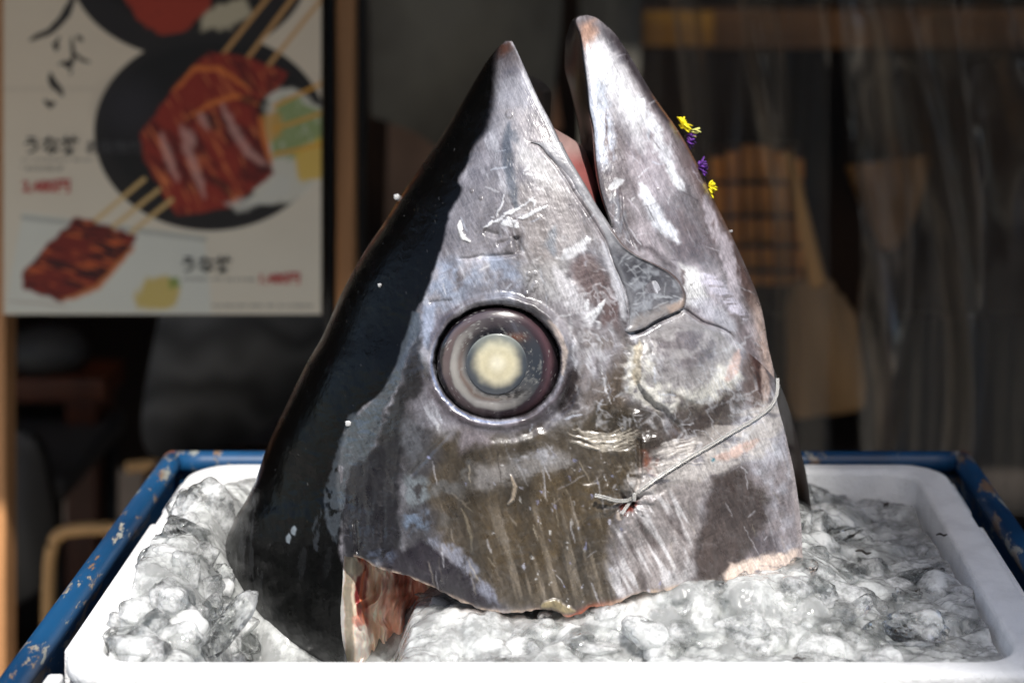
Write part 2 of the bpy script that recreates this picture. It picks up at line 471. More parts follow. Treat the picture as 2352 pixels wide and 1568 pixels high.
    # --- band along the tie
    p.line([(1480, 1112), (1560, 1085), (1650, 1050), (1730, 1010), (1768, 960)], (196, 190, 186), 36, 18, .9, 14, taper=False, tex=(40, 14, .25, .5, 134), rough=.6)
    p.line([(1500, 1040), (1560, 1030), (1640, 1000), (1740, 940)], (182, 176, 172), 16, 14, .75, 12, tex=(50, 12, .35, .55, 135))
    p.line([(1640, 1052), (1680, 1043), (1740, 1010)], (206, 176, 164), 10, 7, .8, 6)
    # --- right of the wound
    p.poly([(1450, 1140), (1560, 1105), (1650, 1090), (1610, 1180), (1595, 1270), (1580, 1345), (1480, 1370), (1430, 1380), (1420, 1250)], (166, 158, 156), 16, .9, 18)
    p.noise_mix(sstep(sdpoly(u, v, [(1410, 1140), (1640, 1090), (1595, 1345), (1380, 1400)]), -10, 30), (206, 204, 206), 12, 80, .48, .68, 141, ang=-28, op=.85)
    p.noise_mix(sstep(sdpoly(u, v, [(1430, 1180), (1600, 1140), (1590, 1345), (1420, 1390)]), -10, 30), (110, 98, 96), 16, 90, .55, .75, 142, ang=-28, op=.8)
    p.poly([(1640, 1085), (1700, 1070), (1770, 1120), (1770, 1200), (1740, 1260), (1700, 1310), (1660, 1335), (1585, 1345), (1592, 1240), (1620, 1170)], (100, 86, 80), 15, .93, 18)
    p.poly([(1690, 1080), (1760, 1060), (1815, 1050), (1835, 1180), (1842, 1300), (1700, 1330), (1710, 1280), (1775, 1190), (1765, 1120)], (152, 142, 144), 12, .85, 16, tex=(30, 40, .25, .55, 143))
    p.poly([(1735, 1230), (1790, 1220), (1800, 1270), (1740, 1290)], (104, 92, 96), 14, .7, 14)
    p.line([(1690, 1322), (1750, 1305), (1845, 1285)], (222, 202, 188), 24, 10, .92, 8, taper=False, tex=(30, 14, .12, .35, 144))
    p.line([(1812, 1000), (1826, 1090), (1838, 1200), (1842, 1300)], (180, 168, 166), 8, 6, .7, 3, taper=False)
    # --- dark lower left of the gill cover
    p.poly([(917, 930), (1000, 985), (1010, 1050), (960, 1120), (1000, 1180), (1010, 1260), (917, 1280)], (86, 84, 88), 18, .9, 20)
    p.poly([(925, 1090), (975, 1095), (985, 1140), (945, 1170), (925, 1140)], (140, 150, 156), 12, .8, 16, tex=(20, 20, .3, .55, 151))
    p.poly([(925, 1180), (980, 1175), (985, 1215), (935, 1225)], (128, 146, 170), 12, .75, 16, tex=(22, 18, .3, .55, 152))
    p.poly([(920, 960), (960, 960), (985, 1030), (950, 1070), (925, 1030)], (112, 114, 120), 14, .8, 16, tex=(20, 30, .3, .55, 153))
    p.poly([(967, 740), (972, 823), (986, 866), (967, 900), (930, 930), (920, 990), (920, 1060), (840, 1060), (870, 990), (884, 950), (917, 890), (940, 823)], (46, 40, 38), 10, .95, 10)
    p.poly([(800, 1060), (920, 1000), (918, 1130), (922, 1200), (914, 1290), (790, 1292), (780, 1190)], (37, 32, 38), 12, .97, 8)
    p.poly([(890, 1262), (917, 1268), (965, 1240), (1010, 1265), (1060, 1305), (1112, 1356), (1160, 1398), (1100, 1405), (1050, 1384), (1000, 1360), (940, 1335), (866, 1312)], (62, 54, 64), 10, .95, 10)
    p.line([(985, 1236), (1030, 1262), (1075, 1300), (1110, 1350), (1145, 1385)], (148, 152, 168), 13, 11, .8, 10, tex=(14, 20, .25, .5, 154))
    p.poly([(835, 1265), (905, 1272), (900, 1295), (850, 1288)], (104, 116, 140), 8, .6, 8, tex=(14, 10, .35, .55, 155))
    # --- lids of the eye
    r = np.sqrt(((u - EYE[0]) / 150) ** 2 + ((v - EYE[1]) / 135) ** 2)
    ang = np.arctan2(v - EYE[1], u - EYE[0])
    lo = sstep(np.sin(ang), -.2, .5)
    p.put(slice(None), np.exp(-((r - 1.10) / .08) ** 2) * lo * .8, (104, 90, 100))
    p.put(slice(None), np.exp(-((r - 1.16) / .03) ** 2) * np.clip(np.sin(ang - .1), 0, 1) * .5, (150, 142, 154))
    p.poly([(1300, 855), (1320, 845), (1332, 900), (1325, 938), (1300, 955), (1280, 940)], (66, 52, 50), 10, .9, 6)
    p.put(slice(None), np.exp(-((r - 1.01) / .022) ** 2) * np.clip(np.cos(ang - 2.4) * 1.6 - .3, 0, 1) * .8, (128, 148, 190))
    p.put(slice(None), np.exp(-((r - .985) / .03) ** 2) * np.clip(np.cos(ang + 1.9) * 1.5 - .2, 0, 1) * .9, (44, 32, 32))
    p.line([(1262, 738), (1280, 762), (1296, 806), (1291, 860)], (206, 190, 180), 6, 4, .9, 4)
    p.put(slice(None), 1 - sstep(r, .93, .985), (30, 23, 30), .25)
    # --- black back
    sof = np.interp(v, [100, 300, 380, 1600], [16, 12, 5, 6])
    x = BE(v) - u + p.w1[0] * 16 + p.w2[0] * 7
    m = sstep(x, -sof, sof)
    p.put(slice(None), m, (9, 7, 9), .32); p.G -= m * .82
    p.noise_mix(m, (24, 21, 22), 20, 120, .55, .8, 161, op=.7)
    sky_sheen = (92, 99, 107)  # sky reflection on the wet black skin, painted as grey
    p.poly([(948, 715), (962, 718), (966, 755), (936, 825), (913, 890), (882, 945), (872, 985), (846, 1040), (838, 1060), (785, 1060), (804, 980), (835, 945), (880, 893), (908, 845), (934, 766)], sky_sheen, 4, .95, 7, fine=4, tex=(16, 16, .05, .16, 162), rough=.22)
    p.poly([(803, 954), (880, 941), (873, 984), (853, 1001), (833, 1054), (803, 1074), (793, 1141), (787, 1194), (770, 1248), (758, 1230), (748, 1190), (742, 1128), (760, 1084), (770, 1041), (788, 991)], sky_sheen, 4, .9, 6, fine=5, tex=(14, 24, .22, .38, 163), rough=.22)
    p.line([(735, 1170), (722, 1215), (728, 1265)], sky_sheen, 7, 3, .6, 6, tex=(12, 30, .35, .5, 164), rough=.22)
    p.line([(700, 1255), (692, 1300), (690, 1330)], (60, 62, 64), 8, 5, .6, 5)
    p.line([(760, 1255), (752, 1290), (748, 1330)], (56, 58, 60), 8, 5, .5, 5)
    p.poly([(575, 1135), (592, 1140), (574, 1250), (606, 1318), (602, 1362), (560, 1372), (530, 1326), (512, 1282), (545, 1190)], (84, 85, 86), 4, .75, 8, tex=(5, 50, .38, .55, 165))
    p.poly([(540, 1365), (625, 1365), (655, 1420), (700, 1462), (712, 1550), (640, 1560), (580, 1470)], (58, 58, 61), 6, .7, 14, tex=(14, 20, .38, .52, 166))
    p.poly([(700, 1470), (760, 1480), (770, 1560), (700, 1560)], (46, 44, 48), 10, .6, 14, tex=(20, 30, .35, .5, 167))
    dl = u - xl(v)
    edge = np.exp(-((dl - 4) / 5) ** 2)
    p.put(slice(None), edge * sstep(v, 540, 620) * (1 - sstep(v, 1180, 1280)) * .8 * sstep(fbm(u / 10, v / 60, 3, 168), .3, .55), (96, 72, 60))
    p.put(slice(None), np.exp(-((dl - 5) / 3.2) ** 2) * sstep(v, 380, 430) * (1 - sstep(v, 535, 590)) * .9 * sstep(fbm(u / 8, v / 14, 3, 169), .35, .6), (128, 78, 40))  # warm glint along the outline, painted into the colour
    for (sx, sy, sr) in [(664, 1240, 5), (676, 1222, 5)]:
        p.line([(sx, sy - 14), (sx - 2, sy), (sx, sy + 6)], (150, 160, 168), sr, 3, .9, 2)
    # --- lower jaw
    wj = ((v < 523) * (u > xj(np.minimum(v, 523)) - 6) + (v >= 523) * (u > xs(np.clip(v, 523, 872)) - 2) * (v < 872)).astype(float)
    q = Paint(u, v, (147, 141, 145))
    q.noise_mix(one, (176, 168, 174), 60, 160, .42, .68, 201, ang=-24)
    q.noise_mix(one, (126, 112, 114), 50, 140, .52, .76, 202, ang=-24, op=.8)
    q.poly([(1348, 90), (1400, 95), (1440, 167), (1480, 230), (1470, 330), (1420, 260), (1384, 200), (1348, 180)], (222, 222, 226), 26, .95, 18)  # white sheen of the jaw tip painted into the colour
    q.line([(1372, 180), (1376, 260), (1384, 330), (1392, 385)], (194, 202, 216), 24, 14, .85, 10, tex=(12, 30, .2, .5, 203))
    q.line([(1467, 225), (1500, 295), (1520, 340), (1545, 390)], (218, 220, 226), 15, 10, .9, 12, tex=(14, 24, .2, .45, 204))
    q.line([(1534, 378), (1550, 410), (1570, 436)], (216, 218, 222), 8, 6, .9, 5)
    q.line([(1505, 320), (1530, 355), (1550, 350)], (205, 205, 212), 12, 8, .8, 14, tex=(8, 8, .4, .55, 205))
    q.line([(1473, 422), (1490, 465), (1515, 510), (1546, 538), (1556, 556)], (212, 215, 222), 14, 8, .85, 6)
    q.poly([(1335, 55), (1365, 48), (1372, 85), (1345, 110), (1333, 95)], (190, 152, 132), 12, .9, 6)
    q.poly([(1380, 60), (1420, 90), (1450, 150), (1420, 140), (1388, 100)], (118, 116, 124), 10, .75, 14, tex=(14, 18, .3, .55, 206))
    dr = xr(v) - u
    q.put(slice(None), np.exp(-((dr - 8) / 14) ** 2) * sstep(v, 60, 90) * (1 - sstep(v, 260, 340)) * .9, (84, 74, 80))
    q.put(slice(None), np.exp(-((dr - 2) / 3) ** 2) * sstep(v, 200, 240) * (1 - sstep(v, 520, 560)), (170, 120, 84))
    q.put(slice(None), np.exp(-((dr - 14) / 18) ** 2) * sstep(v, 300, 460) * (1 - sstep(v, 680, 740)) * .9, (126, 100, 94))
    q.put(slice(None), np.exp(-((dr - 8) / 16) ** 2) * sstep(v, 640, 740) * .9, (206, 182, 170))
    q.line([(1616, 452), (1643, 525), (1663, 560), (1683, 630), (1692, 700)], (194, 186, 194), 15, 9, .85, 7, tex=(14, 40, .2, .45, 207))
    q.poly([(1566, 610), (1618, 630), (1622, 680), (1598, 702), (1578, 696)], (226, 226, 226), 12, .95, 10)
    q.line([(1600, 620), (1650, 665), (1712, 728)], (202, 198, 212), 14, 9, .85, 8, tex=(40, 8, .3, .5, 208))
    q.line([(1590, 690), (1640, 715), (1690, 760)], (190, 190, 200), 14, 12, .7, 10)
    q.poly([(1440, 560), (1500, 585), (1550, 620), (1545, 605), (1480, 560), (1450, 540)], (92, 80, 84), 9, .7, 6)  # groove shading above the maxilla painted dark
    q.poly([(1565, 618), (1572, 625), (1574, 655), (1566, 650)], (128, 108, 104), 5, .9, 2)
    q.poly([(1396, 440), (1425, 450), (1440, 545), (1415, 540), (1400, 510)], (150, 152, 160), 10, .8, 10, tex=(8, 20, .3, .55, 209))
    q.line([(1397, 430), (1430, 415)], (214, 216, 220), 9, 5, .8, 8)
    q.poly([(1375, 385), (1400, 380), (1405, 410), (1385, 420)], (120, 112, 120), 8, .6, 8, tex=(8, 8, .35, .5, 210))
    rj = random.Random(5)
    for _ in range(130):
        x0, y0 = rj.uniform(1380, 1720), rj.uniform(120, 800)
        an = rad(rj.choice([rj.uniform(20, 75), rj.uniform(-40, 20), rj.uniform(50, 70)])); L = rj.uniform(12, 50)
        q.line([(x0, y0), (x0 + math.cos(an) * L, y0 + math.sin(an) * L)], rj.choice([(205, 205, 212), (188, 184, 192), (110, 98, 100)]), rj.uniform(.8, 1.8), 1.5, rj.uniform(.2, .55), 3)
    p.C += (q.C - p.C) * wj[:, None]; p.R += (q.R - p.R) * wj; p.H += q.H * wj
    p.put(slice(None), (1 - sstep(np.abs(u - xj(np.minimum(v, 523))), 3, 7)) * (v < 523), (40, 34, 36))
    # --- highlight painted on the lip of the upper jaw
    dm = xm(np.minimum(v, 523)) - u
    p.put(slice(None), np.exp(-((dm - 7) / 5) ** 2) * sstep(v, 150, 200) * (1 - sstep(v, 500, 523)) * .8, (208, 210, 214))
    # --- scratches and smears
    W = (216, 218, 222)
    for pts, w, o in [([(1110, 523), (1140, 506), (1167, 490), (1200, 474), (1227, 452)], 2.6, .9), ([(1184, 506), (1220, 490), (1256, 472)], 4, .95), ([(1140, 497), (1145, 480), (1155, 465), (1157, 448)], 2, .7),
                      ([(1150, 512), (1170, 508), (1190, 520)], 9, .8), ([(1215, 455), (1230, 462), (1228, 475)], 2, .7), ([(1235, 400), (1205, 400)], 2, .5), ([(1215, 378), (1200, 400)], 2, .6),
                      ([(1384, 698), (1362, 716), (1342, 732)], 5, .9), ([(1392, 688), (1372, 712), (1352, 748)], 5, .8), ([(1352, 690), (1346, 712)], 5, .8), ([(1366, 735), (1378, 742), (1372, 758)], 3, .7),
                      ([(1320, 770), (1318, 800), (1320, 850)], 1.5, .5), ([(1380, 838), (1390, 880), (1400, 925)], 1.5, .7), ([(1310, 720), (1312, 790)], 1.5, .5),
                      ([(1270, 740), (1290, 725), (1312, 724)], 1.5, .6), ([(930, 425), (1000, 395)], 2, .0)]:
        p.line(pts, W, w, 2, o, 5, tex=(9, 9, .2, .4, 301), h=.0003)
    p.line([(1056, 508), (1058, 535), (1066, 546), (1080, 553)], (226, 226, 226), 5, 2, .95, 3, h=.0012)
    p.line([(1173, 1091), (1184, 1118), (1178, 1146), (1166, 1158)], (178, 162, 142), 4, 2, .95, 1, h=.0014)
    p.line([(1060, 1168), (1072, 1190), (1082, 1230), (1084, 1270)], (138, 128, 110), 3, 2, .7, 3, h=.0008)
    for k in range(22):     # frayed fibres above the tie
        y0 = 985 + k * 1.6 + random.Random(k).uniform(-6, 6); x0 = 1312 + random.Random(k + 50).uniform(-10, 40)
        p.line([(x0, y0), (x0 + 45, y0 + 14), (x0 + 90, y0 + 12), (x0 + 118, y0 - 2)], (196, 188, 174), 1.5, 1.5, .65, 5, h=.0004)
    for k in range(26):     # fibres right of the fold
        rk = random.Random(400 + k); x0, y0 = rk.uniform(1500, 1570), rk.uniform(1020, 1075)
        p.line([(x0, y0), (x0 + rk.uniform(30, 70), y0 - rk.uniform(2, 22))], (212, 206, 200), 1.6, 1.5, .65, 4, h=.0003)
    rs = random.Random(11)
    for _ in range(130):
        x0, y0 = rs.uniform(1000, 1560), rs.uniform(280, 980)
        if x0 < BE(np.array([y0]))[0] + 20: continue
        an = rad(rs.choice([rs.gauss(70, 14), rs.gauss(-25, 20), rs.gauss(110, 15)])); L = rs.uniform(8, 42)
        p.line([(x0, y0), (x0 + math.cos(an) * L * .5 + rs.uniform(-3, 3), y0 + math.sin(an) * L * .5), (x0 + math.cos(an) * L, y0 + math.sin(an) * L)],
               rs.choice([(206, 208, 214), (190, 196, 208), (212, 212, 214), (102, 94, 98)]), rs.uniform(.7, 2.4), 1.6, rs.uniform(.25, .75), 4)
    for _ in range(110):    # pale scratches running down the gill cover
        x0, y0 = rs.uniform(960, 1800), rs.uniform(1010, 1360)
        an = rad(rs.choice([rs.gauss(76, 5), rs.gauss(78, 4), rs.gauss(58, 10), rs.gauss(-40, 12)])); L = rs.uniform(10, 90)
        p.line([(x0, y0), (x0 + math.cos(an) * L, y0 + math.sin(an) * L)], rs.choice([(178, 168, 152), (160, 150, 138), (196, 196, 202), (74, 64, 54)]), rs.uniform(.7, 2.0), 1.5, rs.uniform(.2, .6), 3)
    for _ in range(70):    # flecks of lost silver
        x0, y0 = rs.gauss(1290, 110), rs.uniform(1020, 1390)
        p.line([(x0, y0), (x0 + rs.uniform(-2, 4), y0 + rs.uniform(2, 16))], rs.choice([(186, 188, 204), (200, 200, 200), (150, 152, 186)]), rs.uniform(1.2, 4), 1.5, rs.uniform(.4, .85), 5, tex=(5, 5, .35, .5, 77))
    for _ in range(60):     # specks on the black back
        y0 = rs.uniform(300, 1450); x0 = rs.uniform(float(xl(np.array([y0]))[0]) + 20, float(BE(np.array([y0]))[0]))
        p.line([(x0, y0), (x0 + rs.uniform(-2, 2), y0 + rs.uniform(1, 8))], rs.choice([(100, 102, 104), (80, 74, 60), (120, 120, 120)]), rs.uniform(.6, 1.2), 1, rs.uniform(.3, .7), 1)
    for (bx, by, br) in [(1213, 630, 5), (1212, 641, 5), (1230, 628, 4), (1230, 655, 7), (1224, 664, 6), (1210, 675, 5), (1170, 262, 9), (1104, 455, 4), (1318, 432, 4), (1083, 438, 4), (1514, 433, 3), (1588, 650, 4)]:
        rb = np.hypot(u - bx, (v - by) * .8)                  # drops of water
        p.H += .0009 * np.sqrt(np.clip(1 - (rb / br) ** 2, 0, 1)); p.R += (.05 - p.R) * (rb < br)
    # --- wound under the tie and pale cut edge
    p.poly([(1424, 1165), (1440, 1150), (1462, 1152), (1452, 1172), (1436, 1184)], (150, 52, 26), 5, .95, 4, rough=.15)
    p.poly([(1438, 1152), (1458, 1148), (1448, 1166)], (50, 22, 18), 4, .9, 3)
    p.line([(1418, 1176), (1424, 1188), (1432, 1182)], (190, 176, 164), 6, 3, .8, 2)
    p.poly([(1635, 1052), (1642, 1050), (1641, 1060), (1634, 1060)], (20, 150, 170), 2, .9, 1)
    de = vb(np.clip(u, 780, 1845)) - v
    low = (u > 812) * (v > 1240)
    p.put(slice(None), np.exp(-(np.clip(de, 0, None) / 5) ** 2) * low * (.3 + .6 * sstep(fbm(u / 16, v / 30, 3, 99), .3, .6)), (196, 174, 154))
    p.put(slice(None), np.exp(-(np.clip(de, 0, None) / 9) ** 2) * low * np.exp(-((u - 1340) / 60) ** 2) * .9, (186, 88, 50))
    p.line([(1245, 1394), (1270, 1384), (1300, 1400), (1322, 1404)], (176, 160, 120), 9, 5, .85, 5, h=.0015)
    # --- lacy slime, fine hair lines, grain
    not_black = 1 - m  # everything outside the black back
    def ridged(sx, sy, sd, ang):
        ca, sa = math.cos(rad(ang)), math.sin(rad(ang)); x_ = (u * ca + v * sa) / sx + p.w1[0] * 1.5; y_ = (-u * sa + v * ca) / sy + p.w1[1] * 1.5
        a1 = 1 - np.abs(2 * fbm(x_, y_, 3, sd) - 1)
        return a1
    eyem = sstep(r, 1.0, 1.12)
    cheek = sstep(sdpoly(u, v, [(1300, 560), (1450, 560), (1590, 690), (1750, 760), (1790, 960), (1700, 1060), (1500, 1090), (1330, 990), (1320, 760)]), -40, 40)
    lace = sstep(ridged(34, 46, 501, -30), .86, .97) * sstep(fbm(u / 60, v / 60, 3, 503), .42, .6)
    p.put(slice(None), lace * (.04 + .36 * cheek) * not_black * eyem, (206, 208, 214))
    lace2 = sstep(ridged(16, 30, 505, -24), .88, .98) * sstep(fbm(u / 45, v / 70, 3, 507), .45, .62)
    p.put(slice(None), lace2 * (.06 + .30 * cheek) * not_black * eyem, (198, 202, 210))
    dk = sstep(ridged(26, 40, 509, -20), .90, .99) * sstep(fbm(u / 50, v / 50, 3, 511), .48, .62)
    p.put(slice(None), dk * (.10 + .20 * cheek) * not_black * eyem, (70, 62, 66))
    def hair(sx, sy, ang, sd):
        ca, sa = math.cos(rad(ang)), math.sin(rad(ang)); return fbm((u * ca + v * sa) / sx + p.w1[0] * 4, (-u * sa + v * ca) / sy, 3, sd) - .5
    hh = hair(2.0, 34, -26, 520) * .62 + hair(2.4, 40, 8, 521) * .45 + hair(2.2, 30, 62, 522) * .30
    g = 1 + not_black * hh * .80 + .26 * (fbm(u / 6, v / 7, 3, 401) - .5) + .20 * (fbm(u / 2.2, v / 3.4, 2, 402) - .5) + .45 * not_black * (fbm(u / 30, v / 45, 3, 403) - .5)
    p.C *= np.clip(g, .35, 2)[:, None]
    lum = np.maximum(p.C.mean(1), 1e-4)
    p.C *= (np.clip(lum / .26, .25, 3) ** .48)[:, None]
    p.H += .00022 * hh * not_black
    p.C = np.clip(p.C * GAIN, .0015, .9)
    p.R = np.clip(p.R - .12 + .35 * (fbm(u / 16, v / 24, 3, 404) - .5), .06, .8)
    return p

# ------------------------------------------------------------------ materials
def new_mat(name):
    m = bpy.data.materials.new(name); m.use_nodes = True
    nt = m.node_tree
    return m, nt, nt.nodes["Principled BSDF"]

def N(nt, kind, **kw):
    n = nt.nodes.new(kind)
    for k, v_ in kw.items():
        if k in n.inputs: n.inputs[k].default_value = v_
        else: setattr(n, k, v_)
    return n

def coords(nt, scale=(1, 1, 1)):
    tc = N(nt, "ShaderNodeTexCoord"); mp = N(nt, "ShaderNodeMapping"); mp.inputs["Scale"].default_value = scale
    nt.links.new(tc.outputs["Object"], mp.inputs["Vector"])
    return mp.outputs[0]

def add_bump(nt, b, vec, scale, strength, dist, detail=4):
    n = N(nt, "ShaderNodeTexNoise", Scale=scale, Detail=detail)
    nt.links.new(vec, n.inputs["Vector"])
    bp = N(nt, "ShaderNodeBump", Strength=strength, Distance=dist)
    nt.links.new(n.outputs[0], bp.inputs["Height"])
    nt.links.new(bp.outputs[0], b.inputs["Normal"])
    return n, bp

def solid(name, rgb, rough=.6, var=.25, scale=(20, 20, 20), bump=0, bscale=80, spec=.5, rgb2=None, detail=5):
    """plain surface with uneven tone"""
    m, nt, b = new_mat(name)
    vec = coords(nt, scale)
    n = N(nt, "ShaderNodeTexNoise", Scale=1.0, Detail=detail); nt.links.new(vec, n.inputs["Vector"])
    r = N(nt, "ShaderNodeValToRGB")
    c = lin(rgb); c2 = lin(rgb2) if rgb2 is not None else c * (1 + var)
    c1 = c if rgb2 is not None else c * (1 - var)
    r.color_ramp.elements[0].position = .35; r.color_ramp.elements[1].position = .65
    r.color_ramp.elements[0].color = (*c1, 1); r.color_ramp.elements[1].color = (*np.minimum(c2, .95), 1)
    nt.links.new(n.outputs[0], r.inputs[0]); nt.links.new(r.outputs[0], b.inputs["Base Color"])
    b.inputs["Roughness"].default_value = rough; b.inputs["Specular IOR Level"].default_value = spec
    if bump: add_bump(nt, b, coords(nt), bscale, .6, bump)
    return m

def attr_mat(name, spec=.5, coat=.0, bump=True, rough=True, subsurf=0, crough=.12, gloss=False):
    m, nt, b = new_mat(name)
    at = N(nt, "ShaderNodeAttribute", attribute_name="Col")
    nt.links.new(at.outputs["Color"], b.inputs["Base Color"])
    if gloss:
        mu = N(nt, "ShaderNodeMath", operation='MULTIPLY'); nt.links.new(at.outputs["Alpha"], mu.inputs[0]); mu.inputs[1].default_value = spec; nt.links.new(mu.outputs[0], b.inputs["Specular IOR Level"])
        mu = N(nt, "ShaderNodeMath", operation='MULTIPLY'); nt.links.new(at.outputs["Alpha"], mu.inputs[0]); mu.inputs[1].default_value = coat; nt.links.new(mu.outputs[0], b.inputs["Coat Weight"])
    if rough:
        ar = N(nt, "ShaderNodeAttribute", attribute_name="Rough"); nt.links.new(ar.outputs["Fac"], b.inputs["Roughness"])
    b.inputs["Specular IOR Level"].default_value = spec
    b.inputs["Coat Weight"].default_value = coat; b.inputs["Coat Roughness"].default_value = crough
    if bump:
        vec = coords(nt, (1, 1, .5))
        n, bp = add_bump(nt, b, vec, 1100, .25, .0005, 3)
        n2 = N(nt, "ShaderNodeTexNoise", Scale=230, Detail=4); nt.links.new(vec, n2.inputs["Vector"])
        bp2 = N(nt, "ShaderNodeBump", Strength=.25, Distance=.001)
        nt.links.new(n2.outputs[0], bp2.inputs["Height"]); nt.links.new(bp.outputs[0], bp2.inputs["Normal"])
        nt.links.new(bp2.outputs[0], b.inputs["Normal"])
    if subsurf:
        b.inputs["Subsurface Weight"].default_value = subsurf; b.inputs["Subsurface Scale"].default_value = .006
    return m

M_SKIN = attr_mat("fish_skin", spec=.75, coat=.30, gloss=True, crough=.16)
M_FLESH = attr_mat("fish_flesh", spec=.5, coat=.35, subsurf=.25)
M_EYE = attr_mat("eye_ball", spec=.5, coat=.7, bump=False, crough=.05)
M_LINING = attr_mat("mouth_lining", spec=.5, coat=.3)

# ------------------------------------------------------------------ the tuna head
def unproj(u, v, d):
    return np.stack([(u - PX) * d / F, d, ZC - (v - PY) * d / F], -1)

tuna = empty("tuna_head", P(1250, 1450, D0))
tag(tuna, "large tuna head standing nose up in crushed ice with its mouth open", "fish head")

def spread(n):
    t = np.linspace(0, 1, n)
    return .45 * t + .55 * (.5 - .5 * np.cos(math.pi * t))

def make_patch(name, U, V, which, back=None, thick=.006, BU=None, strips="", mat=None, side_col=(190, 150, 128), painter=None, depth=None, label=None):
    nr, nc = U.shape
    u, v = U.ravel(), V.ravel()
    p = (painter or paint_skin)(u, v)
    D = (depth(u, v) if depth else full_front(u, v, which)) + p.H
    env = envelope(u, v)
    if depth is None: D = np.where(env < .004, np.maximum(D, 0), D)
    co = [unproj(u, v, D0 - D)]; q = [grid_quads(nr, nc)]; cols = [np.column_stack([p.C, p.G])]; rg = [p.R]
    off = nr * nc
    if back == 'mirror':
        bu = (BU if BU is not None else U).ravel()
        tip = 1.0
        if which == 'upper': tip = np.sqrt(1 - (1 - np.clip((v - 93) / 70, 0, 1)) ** 2)
        if which == 'jaw': tip = .25 + .75 * np.sqrt(1 - (1 - np.clip((v - 33) / 60, 0, 1)) ** 2)
        bpos = unproj(bu, v, D0 + env * tip * .97)
    elif back == 'shell':
        bpos = unproj(u, v, D0 - D + thick)
    else:
        bpos = None
    if bpos is not None:
        co.append(bpos); q.append(grid_quads(nr, nc, off, True)); cols.append(cols[0] if back == 'mirror' else np.tile(np.append(lin(side_col) * .6, 1), (nr * nc, 1))); rg.append(p.R)
        off += nr * nc
        A = co[0].reshape(nr, nc, 3); B = bpos.reshape(nr, nc, 3)
        for s_ in strips:
            a_, b_ = {'L': (A[:, 0], B[:, 0]), 'R': (A[:, -1], B[:, -1]), 'T': (A[0], B[0]), 'B': (A[-1], B[-1])}[s_]
            k = 4; t = np.linspace(0, 1, k)
            st = a_[:, None] * (1 - t)[None, :, None] + b_[:, None] * t[None, :, None]
            n_ = st.shape[0]
            co.append(st.reshape(-1, 3)); q.append(grid_quads(n_, k, off, s_ in 'LB')); off += n_ * k
            sc_ = lin(side_col) * (1 + .5 * (fbm(st[..., 0].ravel() * 300, st[..., 2].ravel() * 300, 3, 9) - .5))[:, None]
            cols.append(np.column_stack([sc_, np.ones(len(sc_))])); rg.append(np.full(n_ * k, .4))
    me = mesh_np(name, np.concatenate(co), np.concatenate(q), np.concatenate(cols), np.concatenate(rg))
    o = link(name, me, mat or M_SKIN, tuna)
    if label: o["label"] = label
    return o, co[0].reshape(nr, nc, 3), (bpos.reshape(nr, nc, 3) if bpos is not None else None)

def rows_grid(vv, left, right, nc):
    s_ = spread(nc)
    Lf, Rt = left(vv), right(vv)
    U = Lf[:, None] + (Rt - Lf)[:, None] * s_[None, :]
    return U, np.repeat(vv[:, None], nc, 1)

VS = 1060.0
# skull, snout and cheek
vv = np.concatenate([95 + np.linspace(0, 1, 14)[:-1] ** 1.6 * 25, np.arange(120, VS + .1, 2.1)]); vv[-1] = VS
right_main = lambda v: np.where(v < 523, xm(np.minimum(v, 523)), np.where(v < 872, np.minimum(xs(np.clip(v, 523, 872)), xr(v)), xr(v)))
U, V = rows_grid(vv, xl, right_main, 440)
far_lip = curve([(95, 1176), (170, 1214), (183, 1236), (192, 1252), (215, 1266), (250, 1265), (275, 1263), (295, 1272), (318, 1294), (335, 1322), (352, 1334), (400, 1344), (430, 1352), (523, 1404)])
BU = U.copy()
mrow = vv < 523
scale_b = np.ones_like(vv)
Lm = xl(vv)
fl = np.where(mrow, far_lip(np.minimum(vv, 523)), right_main(vv))
BU = Lm[:, None] + (fl - Lm)[:, None] * (U - Lm[:, None]) / np.maximum((U[:, -1] - Lm)[:, None], 1e-6)
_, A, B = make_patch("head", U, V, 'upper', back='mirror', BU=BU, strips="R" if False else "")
# palate between the near and the far lip of the upper jaw
def lining(name, A, B, rows, side, colour, bulge, label=None):
    k = 14; t = np.linspace(0, 1, k)
    a_, b_ = A[rows, side], B[rows, side]
    st = a_[:, None] * (1 - t)[None, :, None] + b_[:, None] * t[None, :, None]
    st[..., 0] += np.broadcast_to(np.asarray(bulge, float), (len(rows),))[:, None] * np.sin(math.pi * t)[None, :]
    n_ = st.shape[0]
    vrow = vv_cur[rows]
    VV = np.repeat(vrow[:, None], k, 1).ravel(); TT = np.repeat(t[None, :], n_, 0).ravel()
    C, R = colour(VV, TT, st.reshape(-1, 3))
    me = mesh_np(name, st.reshape(-1, 3), grid_quads(n_, k, 0, False), C, R)
    return link(name, me, M_LINING, tuna)
vv_cur = vv
def col_upper(v, t, pos):
    nz = fbm(pos[:, 0] * 250, pos[:, 2] * 250, 3, 12)
    dark = lin((30, 28, 29))[None] * (1 + .8 * (nz - .5))[:, None]
    pink = lin((196, 162, 156))[None] * (1 + .5 * (nz - .5))[:, None]
    red = lin((186, 112, 108))[None] * (1 + .4 * (nz - .5))[:, None]
    pk = pink + (red - pink) * sstep(v, 335, 385)[:, None]
    m = sstep(v + 10 * (nz - .5), 280, 290)[:, None]
    return dark + (pk - dark) * m, np.full(len(v), .3)
lining("palate", A, B, np.nonzero(mrow)[0], -1, col_upper, -.003 + .011 * sstep(vv[mrow], 275, 330) * (1 - sstep(vv[mrow], 430, 500)))

